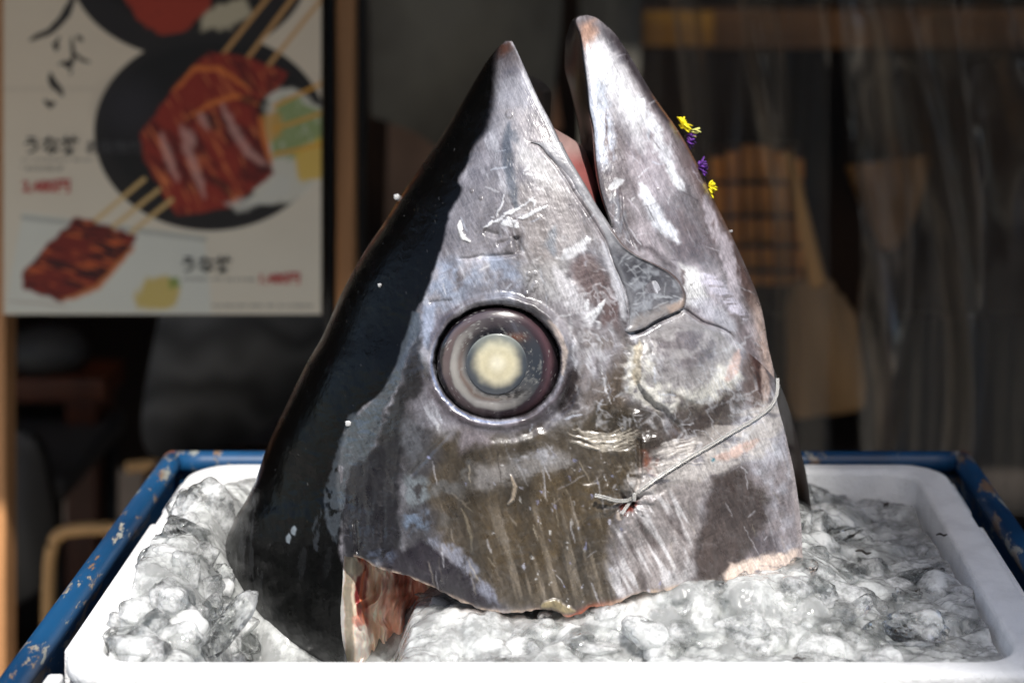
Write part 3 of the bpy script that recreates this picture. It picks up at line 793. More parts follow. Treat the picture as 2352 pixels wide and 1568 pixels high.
# lower jaw
vv = np.concatenate([35 + np.linspace(0, 1, 16)[:-1] ** 1.7 * 25, np.arange(60, 872.1, 2.1)]); vv[-1] = 872
left_j = lambda v: np.where(v < 523, xj(np.minimum(v, 523)), np.minimum(xs(np.clip(v, 523, 872)), xr(v)))
U, V = rows_grid(vv, left_j, lambda v: np.maximum(xr(v), left_j(v) + .2), 230)
jrow = vv < 523
fl = np.where(jrow, xf(np.minimum(vv, 523)), left_j(vv))
Rr = U[:, -1]
BU = Rr[:, None] - (Rr - fl)[:, None] * (Rr[:, None] - U) / np.maximum((Rr - U[:, 0])[:, None], 1e-6)
_, A, B = make_patch("lower_jaw", U, V, 'jaw', back='mirror', BU=BU)
vv_cur = vv
def col_jaw(v, t, pos):
    nz = fbm(pos[:, 0] * 300, pos[:, 2] * 120, 3, 14)
    c = lin((22, 20, 21))[None] * (1 + 1.0 * (nz - .5))[:, None]
    edge = np.exp(-((t - .05) / .05) ** 2)[:, None]
    c = c + (lin((86, 72, 66))[None] - c) * edge * .7
    far = sstep(t, .75, .95)[:, None] * sstep(v, 130, 200)[:, None]
    return c + (lin((96, 78, 76))[None] - c) * far, np.full(len(v), .28)
lining("mouth_lining", A, B, np.nonzero(jrow)[0], 0, col_jaw, .003)

# near gill cover: a plate standing free of the ice at its lower edge
nr, nc = 175, 420
t = np.linspace(0, 1, nr)[:, None]; c = (.75 * np.linspace(0, 1, nc) + .25 * (.5 - .5 * np.cos(math.pi * np.linspace(0, 1, nc))))[None, :]
V = np.repeat(VS + t * 280, nc, 1)
for _ in range(8):
    U = 790 + c * (xr(V) - 790)
    V = VS + t * (vb(U) + 12 * (fbm(U / 20, U * 0 + 3, 4, 88) - .5) - VS)
def gill_depth(u, v):
    return full_front(u, v, 'body') + .004 * sstep(v - vb(np.clip(u, 780, 1845)), -140, 0)
make_patch("gill_cover", U, V, 'body', back='shell', thick=.0065, strips="BR", side_col=(196, 146, 120), depth=gill_depth)

# nape: the black back running down into the ice
xd = curve([(1060, 790), (1274, 790), (1300, 788), (1334, 787), (1408, 782), (1464, 786), (1516, 797), (1640, 815)])
vv2 = np.arange(VS, 1641, 2.2)
U, V = rows_grid(vv2, xl, lambda v: xd(v) + 1.5 * (fbm(v / 9, v * 0, 3, 5) - .5) * (v > 1280), 150)
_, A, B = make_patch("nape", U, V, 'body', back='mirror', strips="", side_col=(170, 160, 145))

# cut face of the nape with fat, red muscle and pale sinews
nr, nc = 170, 130
vf = np.linspace(1255, 1585, nr); tf = np.linspace(0, 1, nc)
left_edge = xd(np.clip(vf, 1060, 1640))
right_edge = 984 + 34 * (fbm(vf / 40, vf * 0 + 7, 3, 61) - .3) + 14 * np.sin(vf / 33)
U = left_edge[:, None] + (right_edge - left_edge)[:, None] * tf[None]; V = np.repeat(vf[:, None], nc, 1)
def flesh_depth(u, v):
    base = full_front(np.full_like(u, 787.0), v, 'body')
    k = np.clip((u - 787) / 170, 0, 1)
    wv = fbm(u / 19 + 2.6 * fbm(v / 50, u / 60, 2, 3), v / 80, 3, 62)
    hole = np.exp(-(((u - 925) / 24) ** 2 + ((v - 1335) / 34) ** 2)) + np.exp(-(((u - 948) / 18) ** 2 + ((v - 1420) / 60) ** 2))
    return base - .003 - .020 * sstep(k, .12, .40) - .012 * k + .018 * (wv - .5) * sstep(k, .1, .3) - .008 * hole + .010 * np.exp(-(((u - 832) / 20) ** 2 + ((v - 1480) / 60) ** 2))
def paint_flesh(u, v):
    p = Paint(u, v, (206, 162, 140))
    one = np.ones_like(u)
    x = u + 8 * (fbm(v / 40, u / 90, 3, 65) - .5) * 2
    for x0, x1, cc, s_ in [(770, 791, (196, 190, 186), 2), (791, 811, (142, 132, 116), 3), (811, 818, (206, 190, 168), 2), (818, 830, (116, 40, 40), 3), (830, 836, (186, 96, 60), 2), (836, 846, (150, 76, 62), 3),
                           (846, 872, (214, 178, 152), 6), (872, 882, (226, 206, 184), 5), (882, 920, (206, 154, 130), 10), (920, 1000, (190, 126, 104), 14)]:
        p.put(slice(None), sstep(x, x0 - s_, x0 + s_) * (1 - sstep(x, x1 - s_, x1 + s_)), cc)
    p.noise_mix(sstep(u, 840, 860), (236, 214, 196), 10, 70, .54, .72, 66, ang=8, op=.6)
    p.noise_mix(sstep(u, 850, 880), (160, 84, 68), 22, 46, .58, .78, 67, op=.5)
    p.poly([(895, 1300), (935, 1310), (948, 1345), (915, 1350)], (130, 60, 46), 8, .8, 8)
    p.poly([(935, 1385), (960, 1360), (968, 1470), (940, 1475)], (150, 76, 60), 9, .7, 8)
    p.poly([(793, 1290), (820, 1280), (836, 1300), (828, 1322), (805, 1318)], (176, 166, 146), 5, .9, 6)
    p.poly([(812, 1432), (838, 1424), (852, 1450), (856, 1530), (826, 1540), (815, 1480)], (222, 206, 194), 6, .95, 6)
    p.poly([(808, 1420), (830, 1408), (838, 1426), (818, 1440)], (204, 140, 122), 5, .9, 5)
    p.R[:] = .3; p.C = np.clip(1.3 * p.C * (1 + .5 * (fbm(u / 5, v / 16, 3, 68) - .5))[:, None], .003, .9)
    return p
make_patch("cut_flesh", U, V, 'body', back='shell', thick=.02, strips="R", mat=M_FLESH, side_col=(140, 70, 52), painter=paint_flesh, depth=flesh_depth)

# far gill cover showing past the near one
outer = curve([(845, 1777), (877, 1789), (927, 1809), (980, 1826), (1034, 1839), (1094, 1853), (1167, 1863), (1217, 1868), (1257, 1870)])
vv3 = np.linspace(845, 1257, 200); nc = 90
U = 1560 + (outer(vv3) - 1560)[:, None] * np.linspace(0, 1, nc)[None]; V = np.repeat(vv3[:, None], nc, 1)
def far_depth(u, v):
    k = np.clip((outer(v) - u) / 90, 0, 1)
    return -.012 - .055 * sstep(v, 840, 1250) - .030 * np.sqrt(np.clip(1 - (1 - k) ** 2, 0, 1)) * sstep(v, 900, 1100) + .03 * np.exp(-((v - 845) / 60) ** 2)
def paint_far(u, v):
    p = Paint(u, v, (128, 112, 108))
    k = outer(v) - u
    p.noise_mix(np.ones_like(u), (164, 152, 152), 12, 60, .4, .7, 81)
    p.put(slice(None), sstep(k, 8, 16) * sstep(v, 1040, 1120), (84, 62, 46))
    p.put(slice(None), np.exp(-((k - 2) / 4) ** 2), (150, 140, 138))
    p.C = p.C * GAIN
    return p
make_patch("gill_cover", U, V, 'body', back='shell', thick=.005, strips="BR", painter=paint_far, depth=far_depth, side_col=(130, 112, 104), label="far gill cover seen past the near one")

# maxilla: the plate at the corner of the mouth
vm = np.arange(327, 765, 1.7)
U, V = rows_grid(vm, plx, prx, 90)
def max_depth(u, v):
    L, R = plx(v), prx(v)
    dl, dr = u - L, R - u
    dmin = np.minimum(np.minimum(dl * 1.0, dr), (766 - v) * .9)
    E = envelope(u, v) + .4 * relief(u, v) * (v < 600) + .15 * relief(u, v) * (v >= 600)
    mouth = (v < 535) * lip(dr, 10, .0045)
    h = .0007 + .0010 * sstep(v, 480, 600)
    bead = .0013 * np.exp(-((dr - 7) / 5.5) ** 2) * sstep(v, 500, 560) * (1 - sstep(v, 690, 712))
    return E + h - .0022 * (1 - np.sqrt(np.clip(1 - (1 - np.clip(dmin / 5, 0, 1)) ** 2, 0, 1))) - mouth + bead - .0028 * np.exp(-dl / 9) * sstep(v, 330, 420) - .002 * np.exp(-((u - 1500) / 40) ** 2 - ((v - 660) / 40) ** 2)
def paint_max(u, v):
    p = Paint(u, v, (112, 112, 119))
    one = np.ones_like(u)
    lowm = sstep(v, 520, 600)
    p.put(slice(None), 1 - lowm, (158, 157, 163))
    p.noise_mix(1 - lowm, (196, 197, 202), 12, 70, .45, .7, 91, ang=-30)
    p.noise_mix(1 - sstep(v, 430, 600), (112, 112, 120), 10, 50, .55, .75, 92, ang=-30, op=.6)
    p.poly([(1405, 560), (1440, 580), (1500, 620), (1540, 650), (1480, 660), (1420, 640)], (80, 80, 88), 14, .8, 12)
    p.noise_mix(lowm, (176, 180, 188), 26, 26, .48, .68, 93, op=.8)
    p.noise_mix(lowm, (70, 70, 78), 30, 16, .52, .72, 94, ang=20, op=.7)
    rk = random.Random(3)
    for _ in range(60):
        x0, y0 = rk.uniform(1410, 1560), rk.uniform(540, 750); an = rad(rk.choice([rk.gauss(-25, 15), rk.gauss(60, 20)])); L = rk.uniform(10, 45)
        p.line([(x0, y0), (x0 + math.cos(an) * L, y0 + math.sin(an) * L)], (190, 194, 200), rk.uniform(.8, 2.5), 1.5, rk.uniform(.3, .8), 4)
    p.poly([(1450, 735), (1520, 700), (1560, 690), (1572, 700), (1510, 735), (1445, 765)], (168, 160, 156), 9, .75, 8)
    dr = prx(v) - u
    p.poly([(1530, 705), (1560, 690), (1574, 680), (1572, 706), (1540, 724)], (204, 180, 164), 7, .8, 5)
    p.put(slice(None), np.exp(-((dr - 4) / 4) ** 2) * sstep(v, 500, 540) * (1 - sstep(v, 660, 720)) * .8, (104, 80, 70))
    p.put(slice(None), np.exp(-((dr - 4) / 3) ** 2) * (1 - sstep(v, 500, 530)) * .7, (196, 196, 196))  # lip highlight painted on along the plate's edge
    p.put(slice(None), np.exp(-((u - plx(v) - 2) / 2.2) ** 2) * .6, (50, 48, 52))
    p.put(slice(None), np.exp(-((u - plx(v) - 9) / 5) ** 2) * sstep(v, 560, 600) * .5, (170, 172, 178))
    g = 1 + .35 * (fbm(u / 6, v / 7, 3, 401) - .5) + .2 * (fbm(u / 2.5, v / 3, 2, 402) - .5)
    p.C = np.clip(p.C * g[:, None] * GAIN, .002, .9); p.R = np.full(len(u), .36) + .2 * (fbm(u / 10, v / 10, 3, 96) - .5)
    return p
make_patch("maxilla", U, V, 'upper', back='shell', thick=.0045, strips="LRB", painter=paint_max, depth=max_depth, side_col=(60, 52, 50))

# eye
def dome(name, cx, cy, rx, ry, depth_c, bulge, painter, mat, parent, n=90, power=2.0):
    th = np.linspace(0, 2 * math.pi, 145)[:-1]; rr = np.linspace(0.004, 1, n)
    R_, T_ = np.meshgrid(rr, th, indexing='ij')
    u = (cx + rx * R_ * np.cos(T_)).ravel(); v = (cy + ry * R_ * np.sin(T_)).ravel(); r = R_.ravel()
    D = depth_c + bulge * (np.sqrt(np.clip(1 - r ** power, 0, 1)))
    co = unproj(u, v, D0 - D)
    C, R = painter(u, v, r, T_.ravel())
    i = np.arange(n * 144).reshape(n, 144); j = np.roll(i, -1, 1)
    q = np.stack([i[:-1], i[1:], j[1:], j[:-1]], -1).reshape(-1, 4)[:, ::-1]
    me = mesh_np(name, co, q, C, R)
    o = link(name, me, mat)
    set_parent(o, parent)
    return o
De = float(envelope(np.array([1143.0]), np.array([834.0]))[0])
def eye_col(u, v, r, T):
    p = Paint(u, v, (74, 80, 88)); one = np.ones_like(u)
    x, y = u - 1140, v - 836
    q = np.hypot(x, y) + 7 * (fbm(u / 26, v / 26, 3, 5) - .5)
    an = np.arctan2(y, x)
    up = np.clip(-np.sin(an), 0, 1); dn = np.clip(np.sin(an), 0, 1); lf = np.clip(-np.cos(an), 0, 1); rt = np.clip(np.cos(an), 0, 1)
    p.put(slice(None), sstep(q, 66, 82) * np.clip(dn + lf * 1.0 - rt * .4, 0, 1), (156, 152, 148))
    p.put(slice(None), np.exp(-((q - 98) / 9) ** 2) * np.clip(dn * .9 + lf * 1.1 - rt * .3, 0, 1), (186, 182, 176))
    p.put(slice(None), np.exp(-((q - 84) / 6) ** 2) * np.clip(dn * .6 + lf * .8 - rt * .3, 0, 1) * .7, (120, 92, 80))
    p.put(slice(None), sstep(q, 60, 76) * up * np.clip(1 - lf * .3, 0, 1), (66, 58, 62))  # socket shadow on the upper eye, painted in here and next
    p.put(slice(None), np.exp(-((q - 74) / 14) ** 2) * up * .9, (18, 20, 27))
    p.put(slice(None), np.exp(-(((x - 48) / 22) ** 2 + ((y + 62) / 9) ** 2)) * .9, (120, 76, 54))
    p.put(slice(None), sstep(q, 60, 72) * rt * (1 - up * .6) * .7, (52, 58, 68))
    edge = sstep(q, 104, 111)
    p.put(slice(None), edge, (62, 50, 57))
    p.put(slice(None), edge * lf * .8, (126, 110, 108))
    p.put(slice(None), sstep(q, 120, 127), (30, 23, 28))
    p.put(slice(None), np.exp(-((q - 124) / 8) ** 2) * rt * .7, (110, 80, 88))
    p.noise_mix(sstep(q, 60, 70) * (1 - edge), (176, 176, 172), 9, 9, .60, .75, 7, op=.35)
    p.noise_mix(np.exp(-(((x - 30) / 50) ** 2 + ((y - 68) / 14) ** 2)), (24, 24, 28), 8, 6, .52, .62, 8)
    p.noise_mix(one, (200, 200, 196), 3, 3, .80, .84, 9, op=.45, octv=2)
    p.put(slice(None), 1 - sstep(q, 52, 70), (84, 92, 96))
    return p.C * .66, np.full(len(u), .25)
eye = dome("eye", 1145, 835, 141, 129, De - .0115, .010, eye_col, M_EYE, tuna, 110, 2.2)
def lens_col(u, v, r, T):
    p = Paint(u, v, (196, 189, 162))
    q = np.hypot(u - 1142, v - 834)
    p.put(slice(None), np.exp(-((q - 27) / 10) ** 2) * .35, (182, 172, 138))
    p.put(slice(None), np.exp(-(q / 16) ** 2) * .9, (222, 217, 196))  # highlight at the lens centre painted pale
    q2 = q + 5 * (fbm(u / 22, v / 22, 3, 19) - .5) * 2
    p.put(slice(None), sstep(q2, 36, 64), (64, 70, 77))
    p.put(slice(None), sstep(-(v - 836), 10, 60) * .35, (168, 172, 158))
    p.C *= (1 + .25 * (fbm(u / 9, v / 9, 3, 17) - .5))[:, None]
    return p.C, np.full(len(u), .3)
dome("lens", 1141, 836, 70, 70, De - .0026, .0022, lens_col, M_EYE, eye, 50, 2.0)

# ------------------------------------------------------------------ the white foam box
RIM = ZC - .438
def rrect(x0, x1, y0, y1, r, n=9):
    pts = []
    for cx, cy, a0 in [(x1 - r, y1 - r, 0), (x0 + r, y1 - r, 90), (x0 + r, y0 + r, 180), (x1 - r, y0 + r, 270)]:
        for k in range(n):
            an = rad(a0 + 90 * k / (n - 1)); pts.append((cx + r * math.cos(an), cy + r * math.sin(an)))
    return pts
def foam_mat():
    m, nt, b = new_mat("white_foam")
    b.inputs["Base Color"].default_value = (.86, .865, .86, 1); b.inputs["Roughness"].default_value = .55
    b.inputs["Specular IOR Level"].default_value = .3
    vec = coords(nt)
    vo = N(nt, "ShaderNodeTexVoronoi", Scale=230); vo.feature = 'DISTANCE_TO_EDGE'; nt.links.new(vec, vo.inputs["Vector"])
    mr = N(nt, "ShaderNodeMapRange"); mr.inputs["From Max"].default_value = .12; nt.links.new(vo.outputs["Distance"], mr.inputs["Value"])
    no = N(nt, "ShaderNodeTexNoise", Scale=55, Detail=5); nt.links.new(vec, no.inputs["Vector"])
    mx = N(nt, "ShaderNodeMath", operation='MULTIPLY_ADD'); nt.links.new(no.outputs[0], mx.inputs[0]); mx.inputs[1].default_value = 1.4; nt.links.new(mr.outputs[0], mx.inputs[2])
    bp = N(nt, "ShaderNodeBump", Strength=.28, Distance=.0016); nt.links.new(mx.outputs[0], bp.inputs["Height"]); nt.links.new(bp.outputs[0], b.inputs["Normal"])
    rp = N(nt, "ShaderNodeValToRGB"); rp.color_ramp.elements[0].position = .3; rp.color_ramp.elements[1].position = .55
    rp.color_ramp.elements[0].color = (.70, .705, .70, 1); rp.color_ramp.elements[1].color = (.80, .805, .80, 1)
    nt.links.new(no.outputs[0], rp.inputs[0]); nt.links.new(rp.outputs[0], b.inputs["Base Color"])
    return m
M_FOAM = foam_mat()
BX0, BX1, BY0, BY1 = -.297, .279, 1.005, 1.378
box = empty("foam_box", (0, 1.19, RIM - .17))
tag(box, "white foam fish box filled with crushed ice, standing in the blue metal cart", "foam box")
bm = bmesh.new()
prof = [(.012, -.17, .03), (.003, -.012, .032), (.0, -.009, .034), (.0, -.003, .034), (.0012, -.0008, .033), (.004, 0, .031), (.0155, 0, .027), (.0178, -.001, .026), (.019, -.004, .025), (.021, -.03, .024), (.028, -.14, .02)]
loops = []
for off, dz, r in prof:
    ex = 0
    ins = off
    xin1 = BX1 - off - (.006 if off > .01 else 0)
    loops.append([bm.verts.new((x + (0), y, RIM + dz)) for x, y in rrect(BX0 + ins, xin1, BY0 + ins, BY1 - ins, r, 12)])
for a_, b_ in zip(loops[:-1], loops[1:]):
    n_ = len(a_)
    for i in range(n_): bm.faces.new((a_[i], a_[(i + 1) % n_], b_[(i + 1) % n_], b_[i]))
bm.faces.new(loops[-1]); bm.faces.new(loops[0][::-1])
o = from_bm("box_body", bm, M_FOAM, box)
bm = bmesh.new(); box_bm(bm, (BX0 - .0062, 1.05, RIM - .05), (BX0 + .001, 1.262, RIM - .0055)); from_bm("rim_ledge", bm, M_FOAM, box, True, .002)
bm = bmesh.new(); box_bm(bm, (BX1 - .001, 1.03, RIM - .05), (BX1 + .0055, 1.256, RIM - .0055)); from_bm("rim_ledge", bm, M_FOAM, box, True, .002)
bm = bmesh.new(); box_bm(bm, (BX1 - .001, 1.282, RIM - .05), (BX1 + .0035, 1.345, RIM - .004)); from_bm("rim_ledge", bm, M_FOAM, box, True, .0025)
bm = bmesh.new(); box_bm(bm, (BX0 - .0035, 1.285, RIM - .05), (BX0 + .001, 1.345, RIM - .004)); from_bm("rim_ledge", bm, M_FOAM, box, True, .0025)
bm = bmesh.new(); box_bm(bm, (BX0 - .009, 1.0, RIM - .06), (BX0 + .001, 1.028, RIM - .009)); from_bm("rim_ledge", bm, M_FOAM, box, True, .0025)

# ------------------------------------------------------------------ ice
def ice_mat(name, cloud, rough=.02, through=.5, cscale=70, bump=.25, white=(.84, .86, .855), sss=.010):
    """clear ice with cloudy white patches of trapped air"""
    m, nt, b = new_mat(name)
    out = nt.nodes["Material Output"]
    vec = N(nt, "ShaderNodeNewGeometry").outputs["Position"]
    n, bp = add_bump(nt, b, vec, 110, bump * 1.6, .003, 2)
    n2 = N(nt, "ShaderNodeTexNoise", Scale=330, Detail=2); nt.links.new(vec, n2.inputs["Vector"])
    bp2 = N(nt, "ShaderNodeBump", Strength=.10, Distance=.001); nt.links.new(n2.outputs[0], bp2.inputs["Height"]); nt.links.new(bp.outputs[0], bp2.inputs["Normal"])
    b.inputs["Base Color"].default_value = (*white, 1); b.inputs["IOR"].default_value = 1.31
    b.inputs["Roughness"].default_value = .22; b.inputs["Subsurface Weight"].default_value = 1.0
    b.inputs["Subsurface Radius"].default_value = (1, 1, 1); b.inputs["Subsurface Scale"].default_value = sss
    nt.links.new(bp2.outputs[0], b.inputs["Normal"])
    rf = N(nt, "ShaderNodeBsdfRefraction", IOR=1.31, Roughness=rough); rf.inputs["Color"].default_value = (.985, .992, .99, 1); nt.links.new(bp.outputs[0], rf.inputs["Normal"])
    tr = N(nt, "ShaderNodeBsdfTransparent"); tr.inputs["Color"].default_value = (.985, .99, .988, 1)
    m1 = N(nt, "ShaderNodeMixShader"); 
    fn = N(nt, "ShaderNodeTexNoise", Scale=115, Detail=3, Roughness=.55, Distortion=1.2); nt.links.new(vec, fn.inputs["Vector"])   # cracks and clear windows
    fm = N(nt, "ShaderNodeMapRange"); c_ = .5 + (.5 - through) * .34
    fm.inputs["From Min"].default_value = c_ - .025; fm.inputs["From Max"].default_value = c_ + .025
    nt.links.new(fn.outputs[0], fm.inputs["Value"]); nt.links.new(fm.outputs[0], m1.inputs[0])
    nt.links.new(rf.outputs[0], m1.inputs[1]); nt.links.new(tr.outputs[0], m1.inputs[2])
    cn = N(nt, "ShaderNodeTexNoise", Scale=cscale, Detail=6, Roughness=.68); nt.links.new(vec, cn.inputs["Vector"])
    rp = N(nt, "ShaderNodeMapRange"); rp.inputs["From Min"].default_value = .44; rp.inputs["From Max"].default_value = .60
    rp.inputs["To Min"].default_value = cloud[0]; rp.inputs["To Max"].default_value = cloud[1]
    nt.links.new(cn.outputs[0], rp.inputs["Value"])
    m2 = N(nt, "ShaderNodeMixShader"); nt.links.new(rp.outputs[0], m2.inputs[0])
    nt.links.new(m1.outputs[0], m2.inputs[1]); nt.links.new(b.outputs[0], m2.inputs[2])
    gl = N(nt, "ShaderNodeBsdfGlossy"); gl.inputs["Roughness"].default_value = .04
    vo = N(nt, "ShaderNodeTexVoronoi", Scale=190); nt.links.new(vec, vo.inputs["Vector"])      # wet facets that sparkle
    bp3 = N(nt, "ShaderNodeBump", Strength=.45, Distance=.003); nt.links.new(vo.outputs["Distance"], bp3.inputs["Height"]); nt.links.new(bp2.outputs[0], bp3.inputs["Normal"])
    nt.links.new(bp3.outputs[0], gl.inputs["Normal"])
    fr = N(nt, "ShaderNodeFresnel"); fr.inputs[0].default_value = 1.36; nt.links.new(bp3.outputs[0], fr.inputs["Normal"])
    m3 = N(nt, "ShaderNodeMixShader"); nt.links.new(fr.outputs[0], m3.inputs[0]); nt.links.new(m2.outputs[0], m3.inputs[1]); nt.links.new(gl.outputs[0], m3.inputs[2])
    nt.links.new(m3.outputs[0], out.inputs["Surface"])
    return m
M_ICE = ice_mat("cloudy_ice", (.04, .62), through=.78, cscale=34, bump=.16)
M_CLEAR = ice_mat("clear_ice", (-.10, .38), through=.60, cscale=30, bump=.30)
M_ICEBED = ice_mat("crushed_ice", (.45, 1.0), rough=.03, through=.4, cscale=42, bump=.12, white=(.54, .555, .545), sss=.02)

def ice_level(X, Y):
    """height of the heap over the rim"""
    x = X; y = Y
    z = np.full_like(x, -.013)
    z += .030 * sstep(-x, .218, .255) * (1 - sstep(np.abs(y - 1.19), .06, .17))        # heap on the left
    z -= .012 * sstep(x, .15, .24) * sstep(y, 1.14, 1.34)                            # sinks on the far right
    z += .026 * sstep(x, -.03, .07) * (1 - sstep(x, .12, .19)) * sstep(y, 1.05, 1.10) # piled up against the gill cover
    pocket = sstep(x, -.232, -.205) * (1 - sstep(x, -.124, -.100)) * (1 - sstep(y, 1.13, 1.19))
    z -= .044 * pocket
    z += .007 * sstep(x, -.105, -.075) * (1 - sstep(x, -.02, .045)) * sstep(y, 1.04, 1.09)
    return z

def lumps(X, Y, size, seed, amp):
    gx, gy = X / size, Y / size
    ix, iy = np.floor(gx), np.floor(gy)
    best = np.zeros_like(X)
    for dx in (-1, 0, 1):
        for dy in (-1, 0, 1):
            cx, cy = ix + dx, iy + dy
            jx = cx + _hash(cx, cy, seed); jy = cy + _hash(cx, cy, seed + 5)
            rr = .45 + .45 * _hash(cx, cy, seed + 9); an = 6.28 * _hash(cx, cy, seed + 13); st = 1 + .9 * _hash(cx, cy, seed + 17)
            ux, uy = gx - jx, gy - jy
            ax = (ux * np.cos(an) + uy * np.sin(an)) / st; ay = -ux * np.sin(an) + uy * np.cos(an)
            d2 = (ax * ax + ay * ay) / (rr * rr)
            best = np.maximum(best, np.sqrt(np.clip(1 - d2, 0, 1)) * rr * (0.6 + .8 * _hash(cx, cy, seed + 23)))
    return best * amp * size

gx = np.arange(BX0 + .0215, BX1 - .0285, .0013); gy = np.arange(BY0 + .0195, BY1 - .022, .0013)
X, Y = np.meshgrid(gx, gy, indexing='ij')
wx = X + .004 * (fbm(X * 160, Y * 160, 2, 31) - .5) * 2; wy = Y + .004 * (fbm(X * 160, Y * 160, 2, 32) - .5) * 2
Z = ice_level(X, Y) + lumps(wx, wy, .026, 41, .38) + lumps(wx, wy, .012, 42, .34) + .0022 * (fbm(X * 200, Y * 200, 3, 43) - .5) + .0008 * np.abs(fbm(X * 700, Y * 700, 2, 44) - .5)
Z = Z - .004
Z[:, 0] = -.07; Z[0, :] = -.07; Z[-1, :] = -.07; Z[:, -1] = -.07
Z[:, 1:8] = np.minimum(Z[:, 1:8], -.003)
co = np.stack([X, Y, RIM + Z], -1).reshape(-1, 3)
me = mesh_np("crushed_ice", co, grid_quads(*X.shape))
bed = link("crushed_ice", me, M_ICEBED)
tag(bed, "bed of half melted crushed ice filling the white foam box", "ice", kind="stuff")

def ice_variant(seed, stretch, sub=4, amp=.26, mat=None, flat=0):
    bm = bmesh.new()
    bmesh.ops.create_icosphere(bm, subdivisions=sub, radius=1)
    rn = random.Random(seed); off = Vector((rn.uniform(-50, 50), rn.uniform(-50, 50), rn.uniform(-50, 50)))
    for v_ in bm.verts:
        n_ = v_.co.normalized()
        e_ = 2.7
        sq = (abs(n_.x) ** e_ + abs(n_.y) ** e_ + abs(n_.z) ** e_) ** (-1 / e_) - 1      # melted cube
        d = sq + mnoise.noise(n_ * 1.2 + off) * amp + mnoise.noise(n_ * 2.3 + off * 2) * amp * .45 - abs(mnoise.noise(n_ * 2.0 - off)) * amp * .35 + mnoise.noise(n_ * 6 + off) * .018
        if flat: d = round(d * 7) / 7 * flat + d * (1 - flat) + mnoise.cell(n_ * 2.2 + off) * .16 * flat
        v_.co = Vector((n_.x * stretch[0], n_.y * stretch[1], n_.z * stretch[2])) * (1 + d)
    me = bpy.data.meshes.new("ice_chunk"); bm.to_mesh(me); bm.free()
    for p in me.polygons: p.use_smooth = True
    me.materials.append(mat or M_ICE)
    return me
ICE = [ice_variant(100 + k, st) for k, st in enumerate([(1, 1, 1), (1.5, .8, .8), (1.2, 1.1, .6), (1.8, .7, .7), (1, .8, .9), (1.4, 1.2, .8), (1.1, .6, .9), (1.6, 1, .55)])]
def ice_piece(me, loc, r, rot, label, group=None):
    o = bpy.data.objects.new("ice_chunk", me); COL.objects.link(o)
    o.location = loc; o.scale = (r, r, r); o.rotation_euler = rot
    tag(o, label, "ice", group)
    return o
tall = ice_variant(31, (.82, .7, 1.3), 5, .22)
o = ice_piece(tall, P(470, 1218, 1.215), .024, (.1, .15, .3), "tall grey ice lump leaning on the black back at the left rear of the heap")
o = ice_piece(ice_variant(33, (.9, .8, 1.0), 4, .3), P(428, 1165, 1.25), .013, (0, .5, 0), "small rounded ice lump tucked behind the tall grey lump at left rear")
fin = ice_variant(37, (2.4, .85, .8), 5, .14, M_CLEAR)
o = ice_piece(fin, P(528, 1432, 1.075), .0098, (0, rad(-52), rad(10)), "finger shaped clear ice lump poking up over the black nape of the fish")
o = ice_piece(ice_variant(39, (1.1, .9, .9), 4, .25, M_CLEAR), P(270, 1428, 1.075), .0058, (0, .2, .3), "little clear ice drop on the far left edge of the heap against the foam rim")
o = ice_piece(ice_variant(43, (1.7, 1, .6), 4, .45, M_CLEAR), P(2105, 1440, 1.07), .0115, (.2, .1, .3), "glassy dark veined ice lump at the front right of the ice")
o = ice_piece(ice_variant(45, (1.6, 1, .75), 5, .42), P(1490, 1458, 1.06), .0115, (.2, .5, .8), "large frosted ice lump in front under the middle of the gill cover")
GLASSY = [ice_variant(300 + k, st, 4, .36, M_CLEAR) for k, st in enumerate([(1.6, .9, .6), (1.2, 1, .7), (1.9, .7, .6), (1, .9, .9), (1.4, 1.1, .5)])]
ri = random.Random(21)
LAB = "clear lump of melting ice among many in the heap round the fish"
def fish_hit(x, y):
    w = 2 * (x - (-.02)) / .33; d = (y - 1.205) / .115
    return w * w + d * d < 1
placed = 0; tries = 0
while placed < 262 and tries < 9000:
    tries += 1
    zone = ri.random()
    if zone < .24: x, y = ri.uniform(BX0 + .029, -.205), ri.uniform(BY0 + .028, BY1 - .06)
    elif zone < .56: x, y = ri.uniform(-.095, .17), ri.uniform(BY0 + .028, 1.145)
    else: x, y = ri.uniform(.13, BX1 - .04), ri.uniform(BY0 + .028, BY1 - .03)
    big = x < -.17
    r = ri.uniform(.0075, .0130) if big else ri.uniform(.0065, .0135)
    if big and x > -.2024 * y - r: continue
    if (fish_hit(x, y) and not (-.09 < x < .15 and y < 1.15)) or (-.225 < x < -.105 and y < 1.18 and not big): continue
    glassy = ri.random() < .5
    z = RIM + float(ice_level(np.array([x]), np.array([y]))[0]) + (ri.uniform(-.006, .006) if big else ri.uniform(-.006, .002))
    if y < 1.05: z = min(z, RIM + (.006 if big else .001) - .75 * r)
    tilt = .9 if big else .45
    o = ice_piece(ri.choice(GLASSY if glassy else ICE), (x, y, z), r, (ri.uniform(-tilt, tilt), ri.uniform(-tilt, tilt), ri.uniform(0, 6.28)), LAB, "clear ice lumps heaped in the foam box")
    if not big: o.scale = (r * 1.15, r * 1.15, r * .72)
    placed += 1

for k in range(46):      # small pieces in the hollow before the nape
    x, y = ri.uniform(-.235, -.150), ri.uniform(1.07, 1.15)
    if x > -.2024 * y + .034: continue
    r = ri.uniform(.0055, .010)
    z = RIM + float(ice_level(np.array([x]), np.array([y]))[0]) + .005
    ice_piece(ri.choice(ICE + GLASSY), (x, y, z), r, (ri.uniform(-.9, .9), ri.uniform(-.9, .9), ri.uniform(0, 6.28)), LAB, "clear ice lumps heaped in the foam box")

